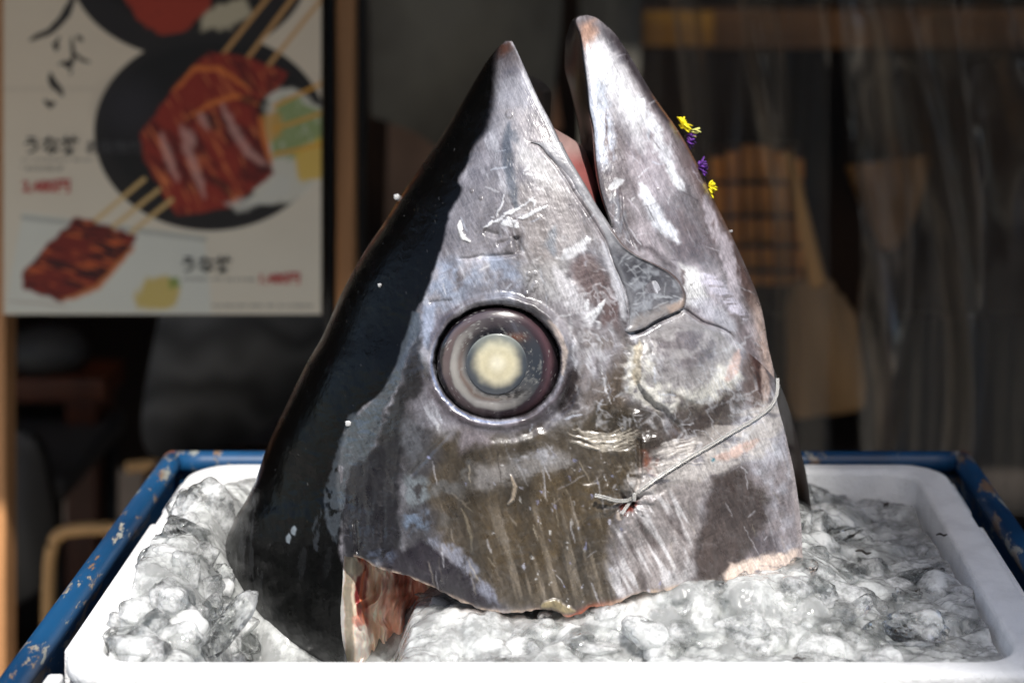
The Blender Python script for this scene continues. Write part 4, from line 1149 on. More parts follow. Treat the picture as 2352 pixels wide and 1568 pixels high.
# bits of dark debris frozen in the ice, ice crumbs on the fish
M_DEBRIS = solid("dark_debris", (40, 34, 30), .6, .4)
def sliver(p, L, w, an, label):
    bm = bmesh.new()
    pts = smooth_path([(0, 0, 0), (L * .35, 0, w * .8), (L * .7, 0, w * .2), (L, 0, w)], 4)
    n_ = len(pts); tube_bm(bm, pts, [w * (.25 + .75 * math.sin(math.pi * (k + .5) / n_)) for k in range(n_)], 7, True, .5)
    o = from_bm("dark_sliver", bm, M_DEBRIS); o.location = p; o.rotation_euler = (0, -an, .2)
    tag(o, label, "debris")
sliver(P(1855, 1296, 1.16), .0085, .0009, rad(38), "thin dark sliver lying on ice just right of the fish's lower corner")
sliver(P(1965, 1265, 1.19), .011, .0018, rad(-18), "broad dark fleck on the ice right of the fish, with reddish specks")
sliver(P(2150, 1228, 1.22), .008, .0014, rad(-10), "dark fleck on the far right of the ice")
sliver(P(2030, 1163, 1.29), .004, .0018, rad(20), "small black fleck near the back wall of the ice")
sliver(P(1820, 1512, 1.036), .008, .0012, rad(-8), "dark fleck at the front edge of the ice behind the foam rim")
M_CRUMB = ice_mat("ice_crumb", (.6, 1.0))
def crumb(p, r, label):
    me = ice_variant(int(r * 1e6) + 7, (1.2, .8, 1), 3, .4); me.materials.clear(); me.materials.append(M_CRUMB)
    o = bpy.data.objects.new("ice_crumb", me); COL.objects.link(o); o.location = p; o.scale = (r, r, r); tag(o, label, "ice")
def on_fish(x, y, lift=0.0, which='upper'):
    d = D0 - float(full_front(np.array([float(x)]), np.array([float(y)]), which)[0]) - lift
    return P(x, y, d)
crumb(on_fish(911, 452, .0), .0018, "pale ice crumb stuck on the upper left outline of the black back")
crumb(on_fish(872, 655, .001), .0012, "small white ice crumb on the black back left of and above the eye")
crumb(on_fish(800, 972, .001), .0017, "white ice crumb on the black back below and left of the eye")
crumb(on_fish(1679, 531, .0, 'jaw'), .0009, "tiny white crumb on the right outline of the lower jaw")

# ------------------------------------------------------------------ clear tie pulled tight round the gill covers
def tie_mat():
    m, nt, b = new_mat("clear_plastic")
    b.inputs["Base Color"].default_value = (.86, .85, .82, 1); b.inputs["Roughness"].default_value = .18; b.inputs["IOR"].default_value = 1.45
    b.inputs["Transmission Weight"].default_value = .72
    add_bump(nt, b, coords(nt), 500, .3, .0006)
    return m
M_TIE = tie_mat()
tie = empty("plastic_tie", on_fish(1450, 1140, .004))
tag(tie, "clear plastic tie pulled tight across the gill cover, its knot over a red wound", "plastic tie")
def strip_on_fish(name, pts, w, lift, parent, lifts=None):
    pts = smooth_path([(x, y, 0) for x, y in pts], 8)
    bm = bmesh.new(); rows = []
    n_ = len(pts)
    for i, p_ in enumerate(pts):
        t_ = (pts[min(i + 1, n_ - 1)] - pts[max(i - 1, 0)]).normalized(); nx, ny = -t_.y, t_.x
        lf = lift if lifts is None else lifts[0] + (lifts[1] - lifts[0]) * i / (n_ - 1)
        ww = w * (1 + .08 * math.sin(i * 1.7))
        f0 = on_fish(p_.x, p_.y, lf, 'body')
        sec = []
        for k, (cx, cz) in enumerate([(-1, 0), (-.8, .9), (-.25, 1.0), (-.15, .78), (.15, .78), (.25, 1.0), (.8, .9), (1, 0), (.8, -.6), (-.8, -.6)]):
            sec.append(bm.verts.new(P(p_.x + nx * ww * cx, p_.y + ny * ww * cx, f0.y - cz * .0013)))
        rows.append(sec)
    for a_, b_ in zip(rows[:-1], rows[1:]):
        for k in range(len(a_)): bm.faces.new((a_[k], a_[(k + 1) % len(a_)], b_[(k + 1) % len(a_)], b_[k]))
    bm.faces.new(rows[0][::-1]); bm.faces.new(rows[-1])
    return from_bm(name, bm, M_TIE, parent)
strip_on_fish("strap", [(1786, 868), (1784, 905), (1768, 935), (1735, 961), (1690, 987), (1640, 1017), (1580, 1052), (1520, 1090), (1482, 1117), (1458, 1136)], 4.4, .0010, tie)
strip_on_fish("tail", [(1458, 1140), (1440, 1149), (1415, 1149), (1385, 1141), (1366, 1137)], 4.6, .003, tie, (.002, .005))
bm = bmesh.new()
c_ = on_fish(1457, 1141, .0025, 'body')
box_bm(bm, (c_.x - .0012, c_.y - .001, c_.z - .0026), (c_.x + .0012, c_.y + .001, c_.z + .0026))
from_bm("lock", bm, M_TIE, tie, True, .0007)
strip_on_fish("strap", [(1452, 1146), (1440, 1162), (1428, 1180)], 4.5, .0010, tie)

# ------------------------------------------------------------------ petals stuck to the jaw
M_YEL = solid("yellow_petal", (238, 216, 20), .6, .2, (300, 300, 300)); M_PUR = solid("purple_petal", (82, 34, 120), .6, .35, (300, 300, 300)); M_CREAM = solid("pale_petal", (214, 214, 120), .6, .2, (300, 300, 300))
def tuft(cx, cy, mat, L, n, seed, label, spread_=1.4, base_an=rad(40), mats=None):
    rn = random.Random(seed); base = on_fish(cx - 4, cy, .001, 'jaw') + Vector((.0012, 0, 0))
    bm = bmesh.new()
    for k in range(n):
        an = base_an + rn.uniform(-spread_, spread_); yy = rn.uniform(-.9, .9); l_ = L * rn.uniform(.35, .95)
        d = Vector((math.cos(an), yy, math.sin(an))).normalized()
        st = base + Vector((rn.uniform(-.0008, .001), rn.uniform(-.002, .002), rn.uniform(-.0022, .0022)))
        sag = Vector((0, 0, -l_ * rn.uniform(0, .3)))
        pts = [st, st + d * l_ * .5, st + d * l_ + sag]
        tube_bm(bm, smooth_path(pts, 3), [.0005, .0007, .0009, .001, .0010, .0009, .0006], 6, True, .35)
    return from_bm("petal_tuft", bm, mat)
g_ = "flower petals stuck along the lower jaw"
tag(tuft(1566, 288, M_YEL, .0074, 46, 1, ""), "yellow petals, topmost of the flower bits on the right edge of the lower jaw", "petals", g_)
tag(tuft(1580, 316, M_PUR, .0066, 44, 2, "", 1.0, rad(-20)), "purple petals stuck right below the topmost yellow ones on the lower jaw", "petals", g_)
tag(tuft(1590, 304, M_CREAM, .006, 8, 5, "", .4, rad(5)), "pale yellow green petal sticking out beside the upper purple petals", "petals", g_)
tag(tuft(1606, 384, M_PUR, .0078, 52, 3, "", 1.2, rad(10)), "second purple tuft, alone between the two yellow ones on the jaw", "petals", g_)
tag(tuft(1630, 431, M_YEL, .0056, 40, 4, "", 1.2, rad(-10)), "small yellow petals, lowest of the flower bits on the jaw", "petals", g_)

# ------------------------------------------------------------------ blue metal cart
def blue_mat():
    m, nt, b = new_mat("chipped_blue_paint")
    vec = coords(nt, (1, .35, 1))
    n1 = N(nt, "ShaderNodeTexNoise", Scale=70, Detail=9, Roughness=.72); nt.links.new(vec, n1.inputs["Vector"])
    r1 = N(nt, "ShaderNodeValToRGB"); r1.color_ramp.elements[0].position = .545; r1.color_ramp.elements[1].position = .565
    nt.links.new(n1.outputs[0], r1.inputs[0])
    n2 = N(nt, "ShaderNodeTexNoise", Scale=22, Detail=5); nt.links.new(vec, n2.inputs["Vector"])
    r2 = N(nt, "ShaderNodeValToRGB"); r2.color_ramp.elements[0].position = .35; r2.color_ramp.elements[1].position = .68
    r2.color_ramp.elements[0].color = (.004, .034, .092, 1); r2.color_ramp.elements[1].color = (.008, .072, .18, 1)
    nt.links.new(n2.outputs[0], r2.inputs[0])
    n3 = N(nt, "ShaderNodeTexNoise", Scale=60, Detail=4); nt.links.new(vec, n3.inputs["Vector"])
    r3 = N(nt, "ShaderNodeValToRGB"); r3.color_ramp.elements[0].position = .42; r3.color_ramp.elements[1].position = .6
    r3.color_ramp.elements[0].color = (.30, .31, .28, 1); r3.color_ramp.elements[1].color = (.17, .11, .075, 1)
    nt.links.new(n3.outputs[0], r3.inputs[0])
    mx = N(nt, "ShaderNodeMix", data_type='RGBA'); nt.links.new(r1.outputs[0], mx.inputs[0]); nt.links.new(r2.outputs[0], mx.inputs[6]); nt.links.new(r3.outputs[0], mx.inputs[7])
    nt.links.new(mx.outputs[2], b.inputs["Base Color"]); b.inputs["Roughness"].default_value = .42
    bp = N(nt, "ShaderNodeBump", Strength=.5, Distance=.0008); nt.links.new(r1.outputs[0], bp.inputs["Height"]); nt.links.new(bp.outputs[0], b.inputs["Normal"])
    return m
M_BLUE = blue_mat()
M_RUST = solid("rusty_steel", (92, 52, 36), .8, .5, (90, 90, 90), .001, 400)
cart = empty("blue_cart", (0, 1.2, 0))
tag(cart, "blue painted steel cart with chipped tube rails round the white foam box", "cart")
RZ = RIM - .010
XL, XR, YB = -.3215, .3035, 1.412
for nm, pts in [("rail", [(XL, .86, RZ), (XL, 1.12, RZ), (XL, YB, RZ)]), ("rail", [(XL, YB, RZ), (0, YB, RZ), (XR, YB, RZ)]), ("rail", [(XR, YB, RZ), (XR, 1.1, RZ), (XR, .86, RZ)]), ("rail", [(XL, .86, RZ - .02), (XR, .86, RZ - .02)])]:
    bm = bmesh.new(); tube_bm(bm, smooth_path(pts, 8), .0085, 20); from_bm(nm, bm, M_BLUE, cart)
for x in (XL, XR):
    bm = bmesh.new(); bmesh.ops.create_uvsphere(bm, u_segments=16, v_segments=10, radius=.0092, matrix=Matrix.Translation((x, YB, RZ - .0005))); from_bm("corner_weld", bm, M_RUST, cart)
for lo, hi in [((XL + .0005, .862, RZ - .22), (XL + .0025, YB, RZ - .007)), ((XR - .0025, .862, RZ - .22), (XR - .0005, YB, RZ - .007)), ((XL, YB - .001, RZ - .22), (XR, YB + .001, RZ - .007))]:
    bm = bmesh.new(); box_bm(bm, lo, hi); from_bm("side_panel", bm, M_BLUE, cart, False)
bm = bmesh.new(); box_bm(bm, (XL + .003, .87, RIM - .18), (XR - .003, YB - .002, RIM - .171)); from_bm("cart_bed", bm, M_BLUE, cart, False)
for x in (XL, XR):
    for y in (.87, YB - .005):
        bm = bmesh.new(); tube_bm(bm, [(x, y, RZ - .21), (x, y, .0)], .012, 12); from_bm("leg", bm, M_BLUE, cart)

# ------------------------------------------------------------------ street, shop front and the dark room behind
M_ROAD = solid("pavement", (150, 146, 138), .9, .25, (3, 3, 3), .004, 60)
bm = bmesh.new(); bmesh.ops.create_grid(bm, x_segments=1, y_segments=1, size=150); o = from_bm("ground", bm, M_ROAD, None, False); tag(o, kind="structure")
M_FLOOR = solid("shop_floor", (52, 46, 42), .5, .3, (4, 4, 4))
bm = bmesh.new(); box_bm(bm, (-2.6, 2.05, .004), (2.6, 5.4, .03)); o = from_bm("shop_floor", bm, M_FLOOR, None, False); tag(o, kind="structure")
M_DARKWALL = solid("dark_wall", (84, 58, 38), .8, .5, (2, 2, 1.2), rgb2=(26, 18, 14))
M_WOOD = solid("brown_wood", (186, 134, 88), .55, .3, (30, 30, 2.5), .001, 60)
M_DARKWOOD = solid("dark_wood", (54, 34, 22), .5, .4, (30, 30, 3), .001, 60)
M_BLACK = solid("black_frame", (20, 18, 17), .4, .3)
def wall(name, lo, hi, mat, label, cat="wall"):
    bm = bmesh.new(); box_bm(bm, lo, hi); o = from_bm(name, bm, mat, None, False); tag(o, label, cat); return o
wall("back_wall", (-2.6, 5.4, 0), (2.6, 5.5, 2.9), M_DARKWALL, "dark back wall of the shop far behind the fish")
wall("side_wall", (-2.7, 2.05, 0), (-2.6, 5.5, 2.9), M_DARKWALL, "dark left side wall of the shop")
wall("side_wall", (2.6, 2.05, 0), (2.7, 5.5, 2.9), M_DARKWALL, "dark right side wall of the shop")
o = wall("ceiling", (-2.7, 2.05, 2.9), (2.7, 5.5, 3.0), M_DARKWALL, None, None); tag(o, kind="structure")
# unseen awning and houses added to shade the poster and the box's right
M_SHADING_AWN = solid("shading_awning_cloth", (96, 84, 70), .9, .15, (8, 8, 8))
bm = bmesh.new(); prism_bm(bm, [(-2.9, 1.16, 1.92), (-2.9, 2.06, 2.35), (-2.9, 2.06, 2.36), (-2.9, 1.16, 1.93)], Vector((5.8, 0, 0)))
aw = from_bm("shading_awning", bm, M_SHADING_AWN, None, False); tag(aw, "brown cloth awning added above the shop front, out of view, to shade the poster", "shading_awning")
M_SHADING_HOUSE = solid("shading_house_plaster", (176, 168, 156), .85, .1, (1, 1, 1), .01, 8)
M_GLASSD = solid("window_glass", (40, 46, 52), .08, .1)
def shading_house(x0, x1, h, label, turn):
    """unseen house added across the street; its front left corner stands at x0"""
    rot = Matrix.Translation((x0, -6.4, 0)) @ Matrix.Rotation(rad(turn), 4, 'Z') @ Matrix.Translation((-x0, 6.4, 0))
    hs = empty("house", rot @ Vector(((x0 + x1) / 2, -9.4, 0))); tag(hs, label, "house")
    bm = bmesh.new(); box_bm(bm, (x0, -12, 0), (x1, -6.4, h)); bm.transform(rot); from_bm("wall", bm, M_SHADING_HOUSE, hs, False)
    for i in range(int((x1 - x0) / 2.6)):
        for k in range(int(h / 3.4)):
            xa, za = x0 + 1 + i * 2.6, 1.2 + k * 3.4
            bm = bmesh.new(); box_bm(bm, (xa, -6.41, za), (xa + 1.3, -6.37, za + 1.7)); bm.transform(rot); from_bm("window", bm, M_GLASSD, hs, False)
xe = .215 + 7.4 * math.tan(rad(SUN_AZ))
shading_house(xe, xe + 11, 15, "tall plastered house added out of view across the street to shade the right side of the cart", SUN_AZ)
shading_house(xe - 12.3, xe - .6, 6.8, "low plastered house added out of view across the street to dim the poster, left of the tall one", 0)

def slab(name, pts, d, thick, mat, parent=None, bevel=.003, smooth=True):
    """solid with a traced outline standing d metres away"""
    bm = bmesh.new(); prism_bm(bm, [P(x, y, d) for x, y in pts], Vector((0, thick, 0)))
    return from_bm(name, bm, mat, parent, smooth, bevel)
def post(name, x0, x1, d, dep, z1, mat, label, cat):
    bm = bmesh.new(); a_ = P(x0, 0, d).x; b_ = P(x1, 0, d).x; box_bm(bm, (a_, d, 0), (b_, d + dep, z1)); o = from_bm(name, bm, mat, None, False, .003); tag(o, label, cat); return o
post("wooden_post", 770, 813, 2.0, .04, 2.3, M_WOOD, "brown wooden post of the shop front right of the eel poster", "post")
post("wooden_post", -40, 13, 2.03, .04, 2.3, M_WOOD, "brown wooden post at the far left edge, left of the eel poster", "post")
post("black_frame", 744, 766, 2.0, .03, 2.3, M_BLACK, "thin black upright between the eel poster and the wooden post", "post")
post("black_frame", 815, 838, 2.03, .03, 2.3, M_BLACK, "thin black upright on the right of the brown wooden post", "post")

# poster
def paint_poster(u, v):
    p = Paint(u, v, (206, 194, 174)); one = np.ones_like(u)
    p.put(slice(None), sstep(v, 100, 700) * .7, (206, 204, 190))
    def ell(cx, cy, rx, ry, col, soft=.01, op=1):
        r = np.hypot((u - cx) / rx, (v - cy) / ry); p.put(slice(None), (1 - sstep(r, 1 - soft, 1 + soft)) * op, col)
    pl = lambda pts, k=.48: [(x * k, y * k) for x, y in pts]
    ell(435, -82, 278, 216, (34, 31, 31)); ell(435, -110, 240, 170, (22, 20, 20), .05)
    p.poly(pl([(560, -60), (600, 20), (660, 110), (780, 170), (900, 140), (990, 60), (1020, -60)]), (150, 52, 34), 6, 1, 6, tex=(20, 10, .1, .3, 1))
    p.poly(pl([(980, 60), (1040, 20), (1170, -20), (1200, 60), (1100, 140), (960, 150)]), (186, 176, 150), 8, .9, 8)
    ell(484, 304, 268, 226, (30, 28, 28)); ell(480, 290, 236, 190, (20, 19, 20), .06)
    ell(300, 250, 60, 60, (46, 44, 50), .8, .7)
    p.poly(pl([(1290, 430), (1400, 420), (1560, 520), (1560, 860), (1400, 960), (1180, 980), (1250, 820)]), (206, 204, 190), 8, .9, 8)
    p.poly(pl([(1340, 480), (1420, 470), (1560, 540), (1540, 700), (1400, 760), (1300, 740), (1290, 600)]), (120, 142, 76), 8, .85, 10, tex=(14, 14, .15, .4, 3))
    p.poly(pl([(1400, 730), (1560, 640), (1560, 850), (1440, 880)]), (206, 172, 70), 8, .9, 8)
    p.poly(pl([(1240, 560), (1330, 520), (1340, 640), (1270, 700)]), (196, 148, 70), 8, .8, 8)
    for a_, b_ in [((1060, 270), (1290, -20)), ((1170, 300), (1410, -20)), ((1280, 320), (1560, -30))]:
        p.line(pl([a_, b_]), (190, 146, 92), 4.5, 2, .95, .5, taper=False)
    meat = pl([(930, 310), (1000, 245), (1200, 285), (1372, 350), (1325, 430), (1235, 490), (1255, 600), (1285, 720), (1312, 830), (1180, 925), (1130, 985), (1000, 1015), (850, 1035), (770, 910), (690, 760), (668, 645), (760, 520), (830, 430)])
    p.poly(meat, (134, 42, 29), 4, 1, 6, 4)
    p.noise_mix(sstep(sdpoly(u, v, meat), 0, 8), (92, 26, 22), 30, 60, .45, .7, 5, ang=-35)
    p.noise_mix(sstep(sdpoly(u, v, meat), 0, 8), (206, 116, 70), 8, 50, .58, .75, 6, ang=-30, op=.8)
    for L in [[(870, 600), (900, 720), (950, 850), (980, 950)], [(900, 620), (930, 700)], [(770, 640), (810, 760), (850, 860)], [(1060, 500), (1130, 640), (1200, 740), (1290, 800)], [(960, 540), (1000, 620)]]:
        p.line(pl(L), (206, 160, 150), 8, 8, .6, 6)
    for L in [[(830, 440), (930, 330), (1050, 330), (1180, 420)], [(900, 560), (1000, 500), (1130, 460), (1240, 500)], [(1240, 560), (1270, 700), (1300, 780)]]:
        p.line(pl(L), (214, 120, 56), 5, 5, .8, 4)
    for L in [[(1010, 850), (1080, 900), (1100, 940)], [(1150, 480), (1230, 480)], [(990, 540), (1040, 620)], [(1240, 800), (1300, 820)]]:
        p.line(pl(L), (48, 18, 18), 9, 8, .7, 6)
    p.poly(pl([(1080, 970), (1250, 930), (1320, 830), (1390, 860), (1380, 930), (1240, 990), (1130, 1000)]), (196, 196, 186), 8, .85, 8)
    for a_, b_ in [((1310, 510), (1560, 390)), ((1310, 620), (1560, 535)), ((1310, 740), (1560, 690))]:
        p.line(pl([a_, b_]), (206, 150, 60), 4, 2, .9, .5, taper=False)
    p.poly(pl([(110, 1015), (980, 1130), (1010, 1500), (30, 1492), (80, 1150)]), (200, 204, 196), 4, .9, 2, 1)
    p.line(pl([(110, 1040), (560, 1090), (980, 1145)]), (150, 152, 146), 4, 5, .7, 1, taper=False)
    p.line(pl([(30, 1440), (200, 1450), (330, 1470)]), (150, 120, 104), 2, 2, .5, 1)
    for a_, b_ in [((450, 1060), (690, 858)), ((540, 1085), (760, 908)), ((630, 1110), (822, 956))]:
        p.line(pl([a_, b_]), (196, 166, 110), 4.5, 2, .95, .5, taper=False)
    m2 = pl([(105, 1300), (240, 1150), (370, 1035), (660, 1130), (600, 1225), (535, 1295), (470, 1372), (290, 1445), (120, 1372)])
    p.poly(m2, (112, 36, 27), 4, 1, 6, 4)
    p.noise_mix(sstep(sdpoly(u, v, m2), 0, 8), (58, 20, 22), 60, 14, .45, .65, 8, ang=12)
    p.noise_mix(sstep(sdpoly(u, v, m2), 0, 8), (196, 96, 50), 40, 8, .56, .72, 9, ang=15, op=.8)
    p.line(pl([(300, 1440), (470, 1370), (540, 1290), (640, 1180)]), (186, 104, 40), 6, 5, .8, 5)
    p.poly(pl([(650, 1420), (700, 1330), (800, 1320), (850, 1400), (840, 1470), (660, 1475)]), (190, 172, 104), 8, 1, 8, tex=(14, 14, .05, .25, 2))
    p.poly(pl([(800, 1330), (850, 1325), (855, 1380), (820, 1385)]), (120, 140, 60), 5, .9, 5)
    K = (26, 26, 28)
    for L, w in [([(345, -60), (345, 0), (322, 70), (240, 150), (140, 195)], 17), ([(330, 20), (290, 100), (230, 155)], 14),
                 ([(255, 205), (270, 225), (265, 245)], 14), ([(285, 175), (260, 240)], 8), ([(370, 170), (395, 200)], 12), ([(345, 180), (350, 260), (345, 300), (310, 300), (280, 310)], 9),
                 ([(350, 250), (390, 285), (430, 300)], 8), ([(300, 300), (330, 320), (345, 290)], 10), ([(345, 330), (335, 360)], 5),
                 ([(240, 350), (250, 390), (290, 440), (300, 460)], 17), ([(235, 370), (265, 430)], 14), ([(210, 480), (240, 505), (265, 490)], 12), ([(235, 490), (240, 520)], 9)]:
        p.line(pl(L), K, w * .48, 2, .97, 2)
    for y0, x0, x1 in [(765, 105, 440), (800, 105, 300), (812, 120, 290)]:
        p.line(pl([(x0, y0), (x1, y0)]), (120, 116, 108), 2.5, 2, .7, .5, taper=False, tex=(3, 30, .3, .5, 4))
    for y0, x0, x1 in [(1335, 880, 1060), (1337, 1085, 1220), (1462, 1020, 1490)]:
        p.line(pl([(x0, y0), (x1, y0)]), (110, 108, 104), 2.5, 2, .7, .5, taper=False, tex=(3, 30, .3, .5, 4))
    p.put(slice(None), np.exp(-((v - 205) / 6) ** 2) * .18 * (u < 220), (150, 140, 128))
    p.C *= (1 + .06 * (fbm(u / 90, v / 90, 3, 11) - .5))[:, None]
    return np.clip(p.C * np.array([1.10, 1.06, 1.02]), .006, .88)
PD = 1.96
uu = np.arange(8, 739.1, 2.0); vv_ = np.arange(-190, 723.1, 2.0)
U, V = np.meshgrid(uu, vv_, indexing='xy')
M_POSTER = attr_mat("printed_paper", spec=.35, bump=False, rough=False); M_POSTER.node_tree.nodes["Principled BSDF"].inputs["Roughness"].default_value = .5
co = unproj(U.ravel(), V.ravel(), np.full(U.size, PD))
poster = empty("menu_poster", P(370, 722, PD)); tag(poster, "cream menu poster with skewered grilled eel in a black bowl and red prices", "poster")
me = mesh_np("printed_sheet", co, grid_quads(*U.shape), paint_poster(U.ravel(), V.ravel())); link("printed_sheet", me, M_POSTER, poster)
bm = bmesh.new(); a_, b_ = P(7, 724, PD), P(740, -191, PD); box_bm(bm, (a_.x, PD + .002, a_.z), (b_.x, PD + .012, b_.z)); from_bm("poster_board", bm, M_BLACK, poster, False, .001)
M_INK = solid("black_ink", (34, 34, 36), .6, .1); M_RED = solid("red_ink", (186, 40, 44), .6, .1); M_GREYINK = solid("grey_ink", (66, 64, 66), .6, .1)
def text(name, body, x, y, hpx, mat, bold=0.0):
    cu = bpy.data.curves.new(name, 'FONT'); cu.body = body; cu.size = hpx * PD / F * .92; cu.offset = bold; cu.extrude = .0001
    cu.materials.append(mat)
    tmp = bpy.data.objects.new(name, cu); COL.objects.link(tmp)
    me = bpy.data.meshes.new_from_object(tmp.evaluated_get(bpy.context.evaluated_depsgraph_get()))
    bpy.data.objects.remove(tmp)
    me.materials.clear(); me.materials.append(mat)
    o = bpy.data.objects.new(name, me); COL.objects.link(o)
    o.location = P(x, y, PD - .0012); o.rotation_euler = (rad(90), 0, 0)
    set_parent(o, poster)
    return o
text("dish_name", "うな丼", 50, 350, 48, M_INK, .0004)
text("dish_name", "お吸物付", 195, 350, 36, M_GREYINK, .0002)
text("price", "2,480円", 50, 440, 38, M_RED, .0003)
text("dish_name", "うな丼", 412, 622, 44, M_INK, .0004)
text("price", "1,480円", 592, 650, 33, M_RED, .0003)

# things in the dark room, left
M_GREYCH = solid("grey_plastic", (64, 62, 59), .55, .1, (5, 5, 5))
def wave_mat():
    m, nt, b = new_mat("grey_mesh_cloth")
    vec = coords(nt)
    w = N(nt, "ShaderNodeTexWave", Scale=16, Distortion=7, Detail=1.0); w.inputs["Detail Scale"].default_value = .6; w.wave_type = 'RINGS'; nt.links.new(vec, w.inputs["Vector"])
    r = N(nt, "ShaderNodeValToRGB"); r.color_ramp.elements[0].color = (.030, .028, .027, 1); r.color_ramp.elements[1].color = (.085, .082, .078, 1)
    nt.links.new(w.outputs[0], r.inputs[0]); nt.links.new(r.outputs[0], b.inputs["Base Color"]); b.inputs["Roughness"].default_value = .7
    return m
chair = empty("chair", P(560, 1060, 2.55)); tag(chair, "dark grey chair with a rounded mesh back behind the window under the poster", "chair")
slab("backrest", smooth_path([(380, 640, 0), (362, 740, 0), (335, 880, 0), (325, 980, 0), (338, 1035, 0), (380, 1062, 0), (440, 1056, 0), (560, 1010, 0), (680, 930, 0), (760, 850, 0), (780, 760, 0), (770, 640, 0)], 5) if False else
     [(p_.x, p_.y) for p_ in smooth_path([(380, 640, 0), (362, 740, 0), (335, 880, 0), (325, 980, 0), (338, 1035, 0), (380, 1062, 0), (440, 1056, 0), (560, 1010, 0), (680, 930, 0), (760, 850, 0), (780, 760, 0), (770, 640, 0)], 5)], 2.5, .03, wave_mat(), chair, .008)
bm = bmesh.new(); s0 = P(360, 1180, 2.5); box_bm(bm, (s0.x, 2.45, .42), (s0.x + .42, 2.86, .46)); from_bm("seat", bm, M_GREYCH, chair, True, .01)
for dx, dy in [(.02, 2.47), (.38, 2.47), (.02, 2.83), (.38, 2.83)]:
    bm = bmesh.new(); tube_bm(bm, [(s0.x + dx, dy, .42), (s0.x + dx, dy, .03)], .012, 10); from_bm("leg", bm, M_BLACK, chair)
chair2 = empty("chair", P(60, 1400, 2.6)); tag(chair2, "dark grey chair back standing upright at the far left below the table", "chair")
slab("backrest", [(p_.x, p_.y) for p_ in smooth_path([(-60, 1000, 0), (40, 990, 0), (85, 1020, 0), (110, 1120, 0), (122, 1230, 0), (110, 1320, 0), (60, 1380, 0), (-60, 1410, 0)], 5)], 2.6, .03, M_GREYCH, chair2, .008)
s1 = P(-60, 1400, 2.6)
bm = bmesh.new(); box_bm(bm, (s1.x - .2, 2.64, .40), (s1.x + .12, 3.0, .44)); from_bm("seat", bm, M_GREYCH, chair2, True, .01)
for dx, dy in [(-.18, 2.66), (.10, 2.66), (-.18, 2.98), (.10, 2.98)]:
    bm = bmesh.new(); tube_bm(bm, [(s1.x + dx, dy, .41), (s1.x + dx, dy, .03)], .012, 10); from_bm("leg", bm, M_BLACK, chair2)
stool = empty("stool", P(230, 1450, 2.35)); tag(stool, "pale wooden stool with bent wood legs at lower left behind the cart", "stool")
M_BIRCH = solid("bent_birch", (206, 160, 104), .5, .2, (20, 20, 3))
bm = bmesh.new(); M_STOOLTOP = solid('stool_top', (120, 84, 52), .5, .2, (20, 20, 3)); a_ = P(165, 1196, 2.3); tube_bm(bm, [(a_.x + .18, 2.46, a_.z + .010), (a_.x + .18, 2.46, a_.z - .014)], .125, 40); from_bm("seat", bm, M_STOOLTOP, stool)
for dxy in [((320, 1213), (190, 1214), (135, 1228), (117, 1268), (112, 1330), (108, 1500))]:
    pts = [P(x, y, 2.33) for x, y in dxy]; pts.append(Vector((pts[-1].x - .004, 2.33, .03)))
    bm = bmesh.new(); tube_bm(bm, smooth_path(pts, 6), .0085, 12); from_bm("leg", bm, M_BIRCH, stool)
for dx, dy in [(.28, 2.36), (.06, 2.58), (.24, 2.58)]:
    bm = bmesh.new(); tube_bm(bm, smooth_path([(a_.x + dx - .06, dy, a_.z - .02), (a_.x + dx, dy, a_.z - .02), (a_.x + dx + .01, dy, a_.z - .06), (a_.x + dx + .015, dy, .03)], 5), .0085, 10); from_bm("leg", bm, M_BIRCH, stool)
table = empty("table", P(120, 900, 2.9)); tag(table, "dark reddish brown table in the room at left, below the poster", "table")
M_REDW = solid("reddish_wood", (88, 44, 22), .4, .3, (20, 20, 3))
bm = bmesh.new(); a_ = P(-150, 872, 2.9); b_ = P(240, 925, 2.9); box_bm(bm, (a_.x, 2.9, b_.z), (b_.x, 3.03, a_.z)); from_bm("table_top", bm, M_REDW, table, False, .004)
for x in (a_.x + .04, b_.x - .04):
    for y in (2.93, 3.0):
        bm = bmesh.new(); box_bm(bm, (x - .025, y - .025, .03), (x + .025, y + .025, b_.z - .001)); from_bm("leg", bm, M_REDW, table, False, .003)
bm = bmesh.new(); c_ = P(108, 808, 2.965); bmesh.ops.create_uvsphere(bm, u_segments=32, v_segments=20, radius=1)
for v_ in bm.verts: v_.co = Vector((c_.x + v_.co.x * .068, 2.965 + v_.co.y * .06, c_.z + (v_.co.z * .042 if v_.co.z > -.75 else -.75 * .042)))
bm.normal_update()
pot = from_bm("round_pot", bm, M_GREYCH, None); tag(pot, "dark grey rounded pot on the reddish brown table at left", "pot")

# centre: grey panels and hanging things seen between the jaws and the post
M_PANEL = solid("grey_green_panel", (112, 108, 98), .8, .35, (6, 6, 4), rgb2=(66, 62, 56)); M_PANEL2 = solid("brown_panel", (120, 94, 76), .8, .3, (6, 6, 4))
tag(slab("hanging_cloth", [(840, -260), (1300, -260), (1290, 60), (1262, 330), (1100, 420), (960, 300), (850, 270)], 2.7, .02, M_PANEL, None, .004), "grey green cloth hanging in the room between the post and the fish's snout", "cloth")
tag(slab("cardboard_panel", [(890, 285), (1090, 270), (1090, 700), (880, 700)], 3.0, .03, M_PANEL2, None, .004), "brown board leaning in the room just left of the snout", "board")
tag(slab("wooden_stick", [(1195, -200), (1245, -200), (1262, 90), (1292, 300), (1262, 300), (1235, 120)], 2.9, .03, solid("stick_wood", (170, 122, 90), .6, .3, (20, 20, 3)), None, .004), "brown wooden stick hanging behind the snout tip", "stick")
